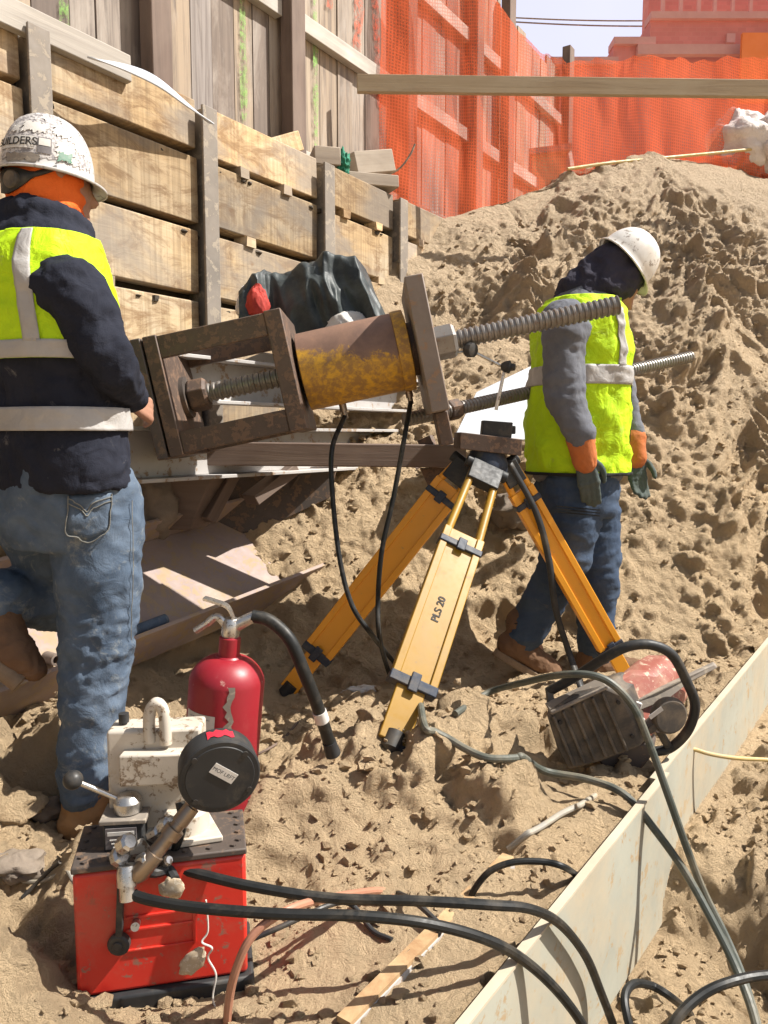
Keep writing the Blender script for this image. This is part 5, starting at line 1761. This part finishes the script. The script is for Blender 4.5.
def hand(mb, wrist, d, palm_n, side, size=.19, curl=.5):
    """a relaxed half-curled hand: d from the wrist to the knuckles, palm_n out of the palm, side towards the thumb"""
    d = d.normalized(); s = (side - d * side.dot(d)).normalized(); n = palm_n - d * palm_n.dot(d) - s * palm_n.dot(s); n.normalize()
    L = size
    pl = L * .50
    for k in range(7):
        q = k / 6
        c = wrist + d * pl * q
        for w in (-.32, -.11, .11, .32):
            mb.ball(c + s * w * L * .40 * (.75 + .35 * q), L * .078, 10, 8)
    ln = [.36, .41, .38, .30]
    for k, w in enumerate((.32, .11, -.11, -.32)):
        b = wrist + d * pl + s * w * L * .44
        pts = [b - d * .02]; dirn = d.copy(); p = b.copy()
        for seg in range(3):
            dirn = (dirn + n * curl * (.55 + .1 * k)).normalized()
            pts.append(p.copy()); p = p + dirn * L * ln[k] / 3 * 1.15
        pts.append(p)
        limb(mb, pts, [L * .056, L * .056, L * .053, L * .050, L * .044], 10)
    b = wrist + d * pl * .25 + s * L * .17
    limb(mb, [b, b + (s * .6 + d * .7 + n * .25) * L * .16, b + (s * .7 + d * 1.4 + n * .6) * L * .20, b + (s * .65 + d * 2.0 + n * .9) * L * .2], [L * .075, L * .066, L * .058, L * .048], 10)


def boot(name, parent, ankle, d, up, size, mat, top=.10, heel_up=None):
    """laced work boot: ankle centre, d heel to toe, up along the shaft"""
    d = d.normalized(); up = (up - d * up.dot(d) * .0).normalized(); s = d.cross(up).normalized(); u = s.cross(d).normalized()
    L = size; mb = MB()
    heel = ankle - u * L * .30 - d * L * .16
    limb(mb, [ankle + up * top, ankle, ankle - u * L * .14 - d * L * .04], [L * .235, L * .215, L * .22])
    limb(mb, [heel + u * L * .06 + d * .01, heel + d * L * .3 + u * L * .07, heel + d * L * .58 + u * L * .05, heel + d * L * .82 + u * L * .03], [L * .178, L * .19, L * .178, L * .158])
    for q in (-1, 1):
        limb(mb, [heel + d * L * .45 + s * q * L * .05 + u * L * .02, heel + d * L * .72 + s * q * L * .055 + u * L * .01], [L * .13, L * .125])
    b = skin(name, mb, M[mat], parent, .007, 3, folds(3, .004, 24, (1, 1, 1), 1.2))
    cb_ = MB(); cb_.tube([ankle + up * (top + L * .02), ankle + up * (top + L * .07)], L * .228, 18); cb_.build('padded_collar', M['trim_black'], b)
    for k in range(4):
        c = heel + d * L * (.40 + .085 * k) + u * L * (.205 - .038 * k)
        lb = MB(); lb.tube(spline([c - s * L * .10 - u * L * .03, c + u * L * .012, c + s * L * .10 - u * L * .03], 5), .0035, 6); lb.build('lace', M['sole'], b)
    sb = MB(); out = []
    for k in range(28):
        a = 2 * PI * k / 28
        x = math.cos(a); w = L * .195 * (1.0 if x > .2 else .86)
        out.append(heel - u * L * .085 + d * (L * .43 + x * L * .53) + s * math.sin(a) * w * (1 - .25 * max(0, x) ** 3))
    sb.prism(out, -u * L * .11)
    sb.build('sole', M['sole'], b, bevel=.004)
    return b


# ------------------------------------------------------------------ the man on the left, seen from behind
YL = 2.02
fL = V((.45, .89, 0)).normalized(); rL = V((.89, -.45, 0)).normalized(); UZ = V((0, 0, 1))
man = thing('person', 'man seen from behind in navy hoodie and white sticker-covered hard hat, one knee raised', 'person', P(75, 836, 1.95))
# body
def tn(px, py, la, de, Y=YL, lat=rL, dep=fL): return (P(px, py, Y), lat, dep, la, de)
nodesL = [tn(64, 488, .176, .125), tn(62, 465, .180, .13), tn(60, 430, .176, .125), tn(50, 365, .176, .13), tn(40, 305, .188, .135), tn(36, 268, .178, .125), tn(42, 240, .125, .10), tn(48, 222, .075, .075)]
fTL = loft_fn(nodesL)
bm = MB()
loft_mb(bm, fTL, 0.1, 6.9, 30, 32, -.022)
headc = P(47, 172, 2.06); hf = V((.72, .66, -.10)).normalized()
limb(bm, [P(46, 240, 2.04), P(52, 222, 2.05), P(52, 200, 2.06)], [.062, .057, .06])
bm.ball(headc, .088, 24, 16, (1, 1.02, 1.15)); bm.ball(headc + hf * .035 - UZ * .03, .075, 20, 14, (1, 1, 1.1))
limb(bm, [headc + hf * .03 - UZ * .075, headc + hf * .075 - UZ * .095], [.052, .036])
limb(bm, [headc + hf * .10 - UZ * .01, headc + hf * .122 - UZ * .045], [.010, .016])
for sgn in (-1, 1):
    e = hf.cross(UZ) * sgn; bm.ball(headc + e * .088 - UZ * .02, .028, 12, 8, (.6, .6, 1.1))
SR = P(70, 292, 1.90); ER = P(112, 366, 1.90); WR = P(131, 399, 2.09)
SL_ = P(-6, 282, 2.14); EL_ = P(-26, 370, 2.2); WL_ = P(30, 402, 2.36)
limb(bm, [SR, ER, WR], [.055, .045, .032]); limb(bm, [SL_, EL_, WL_], [.055, .045, .032])
hipR = P(97, 505, 2.04); kneeR = P(98, 645, 2.02); ankR = P(86, 800, 1.97)
hipL = P(32, 508, 2.10); kneeL = P(76, 600, 2.34); ankL = P(2, 598, 2.08)
limb(bm, [hipR, kneeR, ankR], [.095, .065, .045]); limb(bm, [hipL, kneeL, ankL], [.095, .065, .045])
limb(bm, [ankR, ankR + fL * .10 - UZ * .05], [.03, .02])
limb(bm, [ankL, P(14, 640, 2.05)], [.03, .02])
skin('body', bm, M['skin'], man, .012, 5)
hb_ = MB(); hand(hb_, WR + (WR - ER).normalized() * .01, V((.2, .9, -.25)), V((-.8, .1, -.4)), V((-.1, .3, .9)), .18, .5)
skin('hand', hb_, M['skin'], man, .005, 2)
# jeans
jm = MB()
limb(jm, [hipR + UZ * .02, (hipR + kneeR) / 2 + rL * .005, kneeR + UZ * .02, (kneeR * .55 + ankR * .45) - rL * .004, ankR + UZ * .045], [.118, .108, .090, .078, .066])
limb(jm, [hipL + UZ * .02, (hipL + kneeL) / 2, kneeL], [.118, .11, .092]); limb(jm, [kneeL, (kneeL + ankL) / 2, ankL], [.092, .088, .078])
loft_mb(jm, loft_fn([tn(62, 545, .15, .125, 2.05), tn(62, 515, .178, .14, 2.05), tn(62, 480, .180, .135, 2.04), tn(60, 462, .172, .125, 2.03)]), 0, 3, 14, 40)
w1 = folds(2, .009, 8, (1, 1, 1.2), 1.0); w2 = folds(5, .0045, 17, (.8, .8, 2.2), 1.0)
def jw(p):
    k = math.exp(-((p.z - kneeR.z) / .11) ** 2) + 1.2 * math.exp(-((p.z - ankR.z - .03) / .09) ** 2)
    return w1(p) + w2(p) * (.5 + 1.6 * k)
jn = skin('jeans', jm, M['denim'], man, .0085, 4, jw)
# back pocket and stitching laid on the cloth
from mathutils.bvhtree import BVHTree
jbvh = BVHTree.FromPolygons([v.co + WORLD['person'] for v in jn.data.vertices], [tuple(p.vertices) for p in jn.data.polygons])
def on_jeans(px, py, off):
    o = P(px, py, 1.2); d = (P(px, py, 3.0) - o).normalized()
    hit, n, i, dist = jbvh.ray_cast(o, d)
    return hit + n * off if hit else P(px, py, 1.95)
mb = MB(); vs = []
for j in range(9):
    for i in range(9):
        u_, v2 = i / 8, j / 8
        x = 69 + 42 * u_ - v2 * 2; y = 496 + 36 * v2 - 3 * u_ + (9 * (1 - abs(2 * u_ - 1)) * v2)
        vs.append(on_jeans(x, y, .004))
mb.add(vs, [(j * 9 + i, j * 9 + i + 1, (j + 1) * 9 + i + 1, (j + 1) * 9 + i) for j in range(8) for i in range(8)])
mb.build('back_pocket', M['denim'], jn, smooth=180, solid=.003)
def stitch(pix, r=.0016):
    mb = MB(); mb.tube([on_jeans(p.x, p.y, .007) for p in spline([V((a_, b_, 0)) for a_, b_ in pix], 6)], r, 6)
    mb.build('stitching', M['denim_seam'], jn)
stitch([(69, 497), (67, 516), (66, 533), (78, 537), (89, 542), (100, 536), (108, 529), (110, 510), (111, 494)])
stitch([(69, 499), (80, 504), (86, 512), (92, 502), (111, 497)])
stitch([(69, 503), (79, 508), (86, 516), (93, 507), (110, 501)])
stitch([(130, 500), (131, 560), (130, 600), (129, 640)], .0013)

# boots
boot('boot', man, ankR + UZ * .012 + fL * .01, V((.55, .83, -.05)), UZ, .28, 'boot', .07)
bb = MB(); limb(bb, [P(-8, 590, 2.07), P(-1, 612, 2.06), P(6, 634, 2.04), P(18, 652, 2.02), P(33, 668, 2.02)], [.052, .055, .052, .046, .034])
b_ = skin('boot', bb, M['boot_brown'], man, .007, 3, folds(3, .006, 20, (1, 1, 1), 1.2))
bb = MB(); o_ = V((-.040, -.030, -.034))
pts = [P(-14, 598, 2.05), P(0, 630, 2.04), P(16, 654, 2.02), P(34, 672, 2.02)]
bb.tube(spline([p + o_ * (1 - .3 * i / 3) for i, p in enumerate(pts)], 6), [.034] * 10 + [.028] * 9, 12); bb.build('sole', M['sole'], b_)
# hoodie
hm = MB()
loft_mb(hm, fTL, 0.0, 6.75, 40, 48)
limb(hm, [SR - rL * .03, SR, (SR + ER) / 2 + rL * .008, ER, (ER + WR) / 2, WR - (WR - ER).normalized() * .015], [.076, .082, .063, .056, .049, .041])
limb(hm, [SL_ + rL * .03, SL_, (SL_ + EL_) / 2, EL_, WL_], [.075, .078, .07, .062, .045])
for a in np.linspace(0, 2 * PI, 15):            # rolled hood round the neck
    c = P(45, 232, 2.05); hm.ball(c + rL * math.cos(a) * .088 + fL * math.sin(a) * .075 + UZ * (.008 - .02 * math.sin(a)), .040, 12, 8)
hm.ball(P(28, 238, 1.97), .085, 16, 10, (1.3, .6, .6))
hw1 = folds(8, .009, 8, (1, 1, 1.3), .8); hw2 = folds(9, .006, 19, (1.2, 1.2, .7), 1.3)
skin('hoodie', hm, M['navy_knit'], man, .0095, 3, lambda p: hw1(p) + hw2(p))
hw4 = folds(22, .005, 15, (1.3, 1.3, .6), 1.4)
vw = lambda p: hw1(p) + hw4(p)
a_back = -PI / 2
# the vest: back panel, straps over the shoulders
v_ = patch(fTL, 3.02, 5.95, -PI, PI, .012, 40, 90, vw); v_.build('safety_vest', M['lime'], man, smooth=180, solid=.004)
v_ = patch(fTL, 3.02, 3.28, -PI, PI, .018, 6, 90, vw); v_.build('reflective_stripe', M['silver'], man, smooth=180, solid=.002)
v_ = patch(fTL, 3.25, 5.9, a_back + .42, a_back + .64, .018, 40, 6, vw); v_.build('reflective_stripe', M['silver'], man, smooth=180, solid=.002)
v_ = patch(fTL, 3.25, 5.9, a_back - .64, a_back - .42, .018, 40, 6, vw); v_.build('reflective_stripe', M['silver'], man, smooth=180, solid=.002)
v_ = patch(fTL, 1.98, 2.36, -PI, PI, .014, 8, 90, vw); v_.build('reflective_stripe', M['silver'], man, smooth=180, solid=.003)
# bandana, head band, helmet
cam_dir = V((.36, -.93, 0)).normalized(); im_r = V((.93, .36, 0)).normalized()
bd_ = MB(); vs = []
for j in range(13):
    z = .012 - .105 * j / 12
    for i in range(56):
        a = 2 * PI * i / 56
        r = .0985 - .010 * (j / 12) ** 2 + .0022 * math.sin(j * 1.7 + 2 * math.sin(a * 2)) + .002 * math.sin(a * 5 + j)
        vs.append(P(45, 180, 2.06) + cam_dir * math.cos(a) * r + im_r * math.sin(a) * r + UZ * (z + .012 * math.sin(a) * .6))
bd_.add(vs, [(j * 56 + i, j * 56 + (i + 1) % 56, (j + 1) * 56 + (i + 1) % 56, (j + 1) * 56 + i) for j in range(12) for i in range(56)])
bd_.build('bandana', M['bandana'], man, smooth=180, solid=.003)
hc = P(48, 181, 2.06); hup = V((-.03, .06, 1)).normalized()
hup = V((.05, .03, 1)).normalized()
hat, D, hrt = helmet(man, hc, hf, hup, .102, .144, .021, .014, M['helmet_d'])
# angle on the dome of a direction in the world
fw_ = (hf - hup * hf.dot(hup)).normalized()
acam = math.atan2(cam_dir.dot(hrt), cam_dir.dot(fw_)); sgn_ = 1 if im_r.dot(hrt * math.cos(acam) - fw_ * math.sin(acam)) > 0 else -1
def dome_patch(name, a0, a1, b0, b1, m, off=.0035, n=10, jag=0.0):
    mb = MB(); vs = []
    for i in range(n + 1):
        for j in range(n + 1):
            ja = random.uniform(-jag, jag) if i in (0, n) or j in (0, n) else 0
            vs.append(D(acam + sgn_ * (a0 + (a1 - a0) * i / n + ja), b0 + (b1 - b0) * j / n + ja, off))
    mb.add(vs, [(i * (n + 1) + j, (i + 1) * (n + 1) + j, (i + 1) * (n + 1) + j + 1, i * (n + 1) + j + 1) for i in range(n) for j in range(n)])
    mb.build(name, m, hat, smooth=180)
dome_patch('sticker', -1.10, -.16, .06, .98, M['sticker_grey'], .0028, 12, .03)
dome_patch('sticker', -.18, .70, .08, .95, M['sticker_grey'], .0030, 12, .04)
dome_patch('sticker', .60, 1.15, .10, .80, M['sticker_grey'], .0034, 12, .06)
dome_patch('sticker', -.45, .45, .84, 1.15, M['sticker_grey'], .0034, 12, .06)
dome_patch('sticker', .66, .98, .30, .62, M['paper'], .0046, 10, .05)
dome_patch('sticker', -1.15, -.22, .20, .42, M['paper'], .0046)
dome_patch('sticker', -.90, -.10, -.0, .12, M['pile'], .0046, 10, .02)
dome_patch('sticker', -.14, .14, .14, .42, M['sticker_dark'], .0046)
dome_patch('sticker', -.12, .12, .27, .40, M['paper'], .0054)
dome_patch('sticker', -.55, .05, .52, .74, M['paper'], .0046, 12, .05)
dome_patch('sticker', -.86, -.62, .50, .66, M['paper'], .0046, 10, .04)
dome_patch('sticker', .24, .62, .12, .40, M['paper'], .0046, 10, .05)
dome_patch('sticker', .28, .56, .09, .22, M['sticker_green'], .0054, 10, .04)
dome_patch('sticker', .20, .60, .52, .70, M['paper'], .0046, 10, .05)
text_mesh('BUILDERS', .029, M['ink'], 'lettering', hat, None, (1, 0, 0), (0, 0, 1), bold=.0006,
          warp=lambda x, y: D(acam + sgn_ * (-.68 + x / .118), .31 + y / .15, .0062))
# adjuster strap and knob at the back of the head
mb = MB(); vs = []
bc = P(45, 180, 2.06)
for i in range(17):
    a = -1.25 + 1.55 * i / 16
    hh = .024 * math.sin(PI * min(1, .25 + i / 14)) + .006
    zc = -.030 + (.034 * (i / 16) ** 3)
    for z in (zc + hh, zc - hh):
        vs.append(bc + (cam_dir * math.cos(a) + im_r * math.sin(a)) * .1045 + UZ * z)
mb.add(vs, [(2 * i, 2 * i + 1, 2 * i + 3, 2 * i + 2) for i in range(16)])
hbn = mb.build('head_band', M['black'], hat, smooth=180, solid=.006)
kd = cam_dir * math.cos(-.72) + im_r * math.sin(-.72)
mb = MB(); mb.lathe(bc + kd * .103 - UZ * .031, kd, [(0, .022), (.012, .022), (.016, .018)], 24); mb.build('ratchet_knob', M['saw_black'], hat)

# ------------------------------------------------------------------ the man on the right, seen from his right side
YR = 3.15
fR = V((.985, .17, 0)).normalized(); rR = V((.17, -.985, 0)).normalized()
mn2 = thing('person', 'man in lime safety vest and grey sleeves walking with his head bowed', 'person', P(575, 672, 3.2))
def tr(px, py, la, de, Y=YR): return (P(px, py, Y), rR, fR, la, de)
nodesR = [tr(576, 490, .165, .150), tr(577, 468, .168, .176), tr(577, 430, .166, .176), tr(579, 390, .168, .170), tr(581, 350, .176, .160), tr(578, 320, .175, .150), tr(582, 300, .125, .112), tr(592, 284, .078, .080)]
fTR = loft_fn(nodesR)
bm = MB(); loft_mb(bm, fTR, .1, 6.9, 30, 32, -.025)
h2c = P(618, 276, YR); h2f = V((.66, .08, -.74)).normalized(); h2u = V((.74, 0, .66)).normalized()
limb(bm, [P(590, 300, YR), P(604, 288, YR)], [.06, .06])
bm.ball(h2c, .088, 24, 16); bm.ball(h2c + h2f * .03 - h2u * .03, .078, 20, 14)
limb(bm, [h2c + h2f * .03 - h2u * .07, h2c + h2f * .082 - h2u * .095], [.052, .034])
limb(bm, [h2c + h2f * .10 - h2u * .005, h2c + h2f * .125 - h2u * .04], [.011, .017])
limb(bm, [h2c + h2f * .092 - h2u * .068 + rR * .02, h2c + h2f * .092 - h2u * .068 - rR * .02], [.011, .011])
for q in (-1, 1): bm.ball(h2c + h2f * .085 + rR * .032 * q, .016, 10, 8)
S1 = P(566, 326, 2.97); E1 = P(566, 398, 2.93); W1 = P(581, 440, 2.92)
S2 = P(594, 326, 3.32); E2 = P(622, 396, 3.40); W2 = P(633, 440, 3.36)
limb(bm, [S1, E1, W1], [.055, .045, .032]); limb(bm, [S2, E2, W2], [.055, .045, .032])
hA = P(572, 486, 3.08); kA = P(561, 570, 3.10); aA = P(527, 630, 3.17)
hB = P(588, 486, 3.24); kB = P(597, 572, 3.22); aB = P(595, 650, 3.24)
limb(bm, [hA, kA, aA], [.09, .06, .03]); limb(bm, [hB, kB, aB], [.09, .06, .03])
limb(bm, [aA, P(540, 650, 3.18)], [.03, .02]); limb(bm, [aB, aB + fR * .10 - UZ * .04], [.03, .02])
skin('body', bm, M['skin'], mn2, .012, 5)
jm = MB()
limb(jm, [hA, (hA + kA) / 2 + V((.015, 0, 0)), kA, (kA + aA) / 2, aA + V((-.005, 0, -.012))], [.125, .112, .092, .082, .078])
limb(jm, [hB, (hB + kB) / 2, kB, (kB + aB) / 2, aB], [.125, .112, .090, .082, .074])
loft_mb(jm, loft_fn([tr(576, 515, .16, .145), tr(577, 485, .172, .155), tr(577, 455, .165, .15)]), 0, 2, 10, 40)
jw1 = folds(4, .011, 9, (1, 1, 1.5)); jw2 = folds(6, .008, 14, (.7, .7, 2.0))
skin('jeans', jm, M['denim_dark'], mn2, .010, 3, lambda p: jw1(p) + jw2(p))
mb = MB()
for q in range(3):
    mb.bar(P(556 + q, 506 + q * 3, 2.945), P(600, 510 + q * 3, 2.955), .004, .004)
mb.build('pocket_seam', M['trim_black'], mn2)
boot('boot', mn2, P(524, 634, 3.17), (P(556, 662, 3.18) - P(514, 638, 3.17)), V((-.25, 0, 1)), .285, 'boot_brown', .05)
boot('boot', mn2, P(594, 652, 3.24), V((.98, .1, -.03)), UZ, .285, 'boot_brown', .05)
hm = MB(); loft_mb(hm, fTR, .6, 6.7, 36, 44)
limb(hm, [S1 + V((0, .05, .02)), S1, (S1 + E1) / 2 + V((-.01, 0, 0)), E1, (E1 + W1) / 2, W1], [.085, .086, .078, .070, .062, .052])
limb(hm, [S2, (S2 + E2) / 2, E2, W2], [.08, .07, .062, .045])
hr1 = folds(12, .012, 9, (1, 1, 1.4)); hr2 = folds(13, .007, 16, (.8, .8, 1.5))
skin('sweatshirt', hm, M['grey_knit'], mn2, .010, 3, lambda p: hr1(p) + hr2(p))
# dark hood over head and shoulders
hd = MB()
hd.ball(h2c - h2f * .018 - UZ * .004, .106, 24, 16); hd.ball(P(601, 284, YR), .105, 20, 14); 
limb(hd, [P(610, 270, YR), P(595, 288, YR), P(582, 302, YR), P(572, 312, YR)], [.10, .115, .115, .085])
for q in (-1, 1): hd.ball(h2c - h2u * .075 + rR * q * .05 + h2f * .0, .06, 14, 10)
hr3 = folds(15, .014, 10, (1.2, 1.2, 1.2), 1.0)
skin('hood', hd, M['hood_navy'], mn2, .009, 3, hr3)
hr4 = folds(21, .006, 14, (1.3, 1.3, .6), 1.4)
vwR = lambda p: hr1(p) * 1.1 + hr4(p)
side_a = 0.0            # lateral axis points at the camera
patch(fTR, .82, 5.95, -PI, PI, .020, 60, 110, vwR).build('safety_vest', M['lime'], mn2, smooth=180, solid=.004)
patch(fTR, .80, .90, -PI, PI, .026, 3, 110, vwR).build('vest_hem', M['trim_black'], mn2, smooth=180, solid=.003)
patch(fTR, 3.08, 3.52, -PI, PI, .026, 8, 110, vwR).build('reflective_stripe', M['silver'], mn2, smooth=180, solid=.003)
patch(fTR, 3.5, 5.8, .30, .52, .026, 36, 8, vwR).build('reflective_stripe', M['silver'], mn2, smooth=180, solid=.003)
patch(fTR, 3.5, 5.8, PI - .52, PI - .30, .026, 36, 8, vwR).build('reflective_stripe', M['silver'], mn2, smooth=180, solid=.003)
patch(fTR, .85, 5.7, 1.30, 1.36, .026, 60, 2, vwR).build('vest_edge', M['trim_black'], mn2, smooth=180, solid=.003)
# gloves
for W_, E_, pn, sd_ in ((W1, E1, V((.2, .9, 0)), V((.9, -.1, .2))), (W2, E2, V((0, -.9, 0)), V((.9, .1, .2)))):
    d = ((W_ - E_).normalized() + V((0, 0, -.8))).normalized()
    c_ = MB(); limb(c_, [W_ - d * .015, W_ + d * .04, W_ + d * .085], [.054, .050, .046])
    skin('glove_cuff', c_, M['glove_orange'], mn2, .006, 2, folds(3, .005, 26))
    g_ = MB(); hand(g_, W_ + d * .065, d, pn, sd_, .205, .28)
    skin('glove', g_, M['glove_dark'], mn2, .0055, 1, folds(4, .002, 40))
hat2, D2, r2_ = helmet(mn2, P(623, 264, YR), h2f, h2u, 0.108, .130, .012, .022, M['helmet_w'])
mb = MB(); q = P(628, 291, 3.07); mb.frame_box(h2c + h2f * .098 + rR * .05 - h2u * .0, h2f * .03, rR * .05, h2u * .03)

# ------------------------------------------------------------------ light and view
AZ = math.radians(0); EL = math.radians(50)
sdir = V((math.cos(EL) * math.cos(AZ), math.cos(EL) * math.sin(AZ), math.sin(EL)))
sl = bpy.data.lights.new('sun', 'SUN'); sl.energy = 5.0; sl.angle = math.radians(.5); sl.color = (1, .955, .88)
so = bpy.data.objects.new('sun', sl); COL.objects.link(so)
so.rotation_euler = (-sdir).to_track_quat('-Z', 'Y').to_euler()
so.location = (6, 1, 8)
wd = bpy.data.worlds.new('World'); scene.world = wd; wd.use_nodes = True
nt = wd.node_tree; bg = nt.nodes['Background']
sky = nt.nodes.new('ShaderNodeTexSky'); sky.sky_type = 'NISHITA'; sky.sun_disc = False
sky.sun_elevation = EL; sky.sun_rotation = PI / 2 - AZ
sky.air_density = 1.0; sky.dust_density = 2.0; sky.ozone_density = 1.5
hs_ = nt.nodes.new('ShaderNodeHueSaturation'); hs_.inputs['Saturation'].default_value = .6; hs_.inputs['Value'].default_value = 1.0
nt.links.new(sky.outputs[0], hs_.inputs['Color'])
# brightening added to the sky beyond the street only, keeping fill light low
tcw = nt.nodes.new('ShaderNodeTexCoord'); spw = nt.nodes.new('ShaderNodeSeparateXYZ'); nt.links.new(tcw.outputs['Generated'], spw.inputs[0])
mrw = nt.nodes.new('ShaderNodeMapRange'); mrw.interpolation_type = 'SMOOTHSTEP'
mrw.inputs['From Min'].default_value = .45; mrw.inputs['From Max'].default_value = .85
nt.links.new(spw.outputs['Y'], mrw.inputs['Value'])
nzw = nt.nodes.new('ShaderNodeTexNoise'); nzw.inputs['Scale'].default_value = 2.5; nzw.inputs['Detail'].default_value = 5
nt.links.new(tcw.outputs['Generated'], nzw.inputs['Vector'])
mlw = nt.nodes.new('ShaderNodeMath'); mlw.operation = 'MULTIPLY_ADD'; mlw.inputs[1].default_value = .5; mlw.inputs[2].default_value = .55
nt.links.new(nzw.outputs['Fac'], mlw.inputs[0])
m2w = nt.nodes.new('ShaderNodeMath'); m2w.operation = 'MULTIPLY'; nt.links.new(mlw.outputs[0], m2w.inputs[0]); nt.links.new(mrw.outputs[0], m2w.inputs[1])
mxw = nt.nodes.new('ShaderNodeMix'); mxw.data_type = 'RGBA'; mxw.inputs[7].default_value = (7.6, 7.6, 9.6, 1)
nt.links.new(m2w.outputs[0], mxw.inputs[0]); nt.links.new(hs_.outputs[0], mxw.inputs[6]); nt.links.new(mxw.outputs[2], bg.inputs[0]); bg.inputs[1].default_value = .07
vs_ = scene.view_settings
vs_.view_transform = 'Standard'; vs_.look = 'None'; vs_.gamma = 1; vs_.use_curve_mapping = False
vs_.exposure = .88
scene.cycles.max_bounces = 6; scene.cycles.transparent_max_bounces = 8
scene.cycles.use_denoising = True
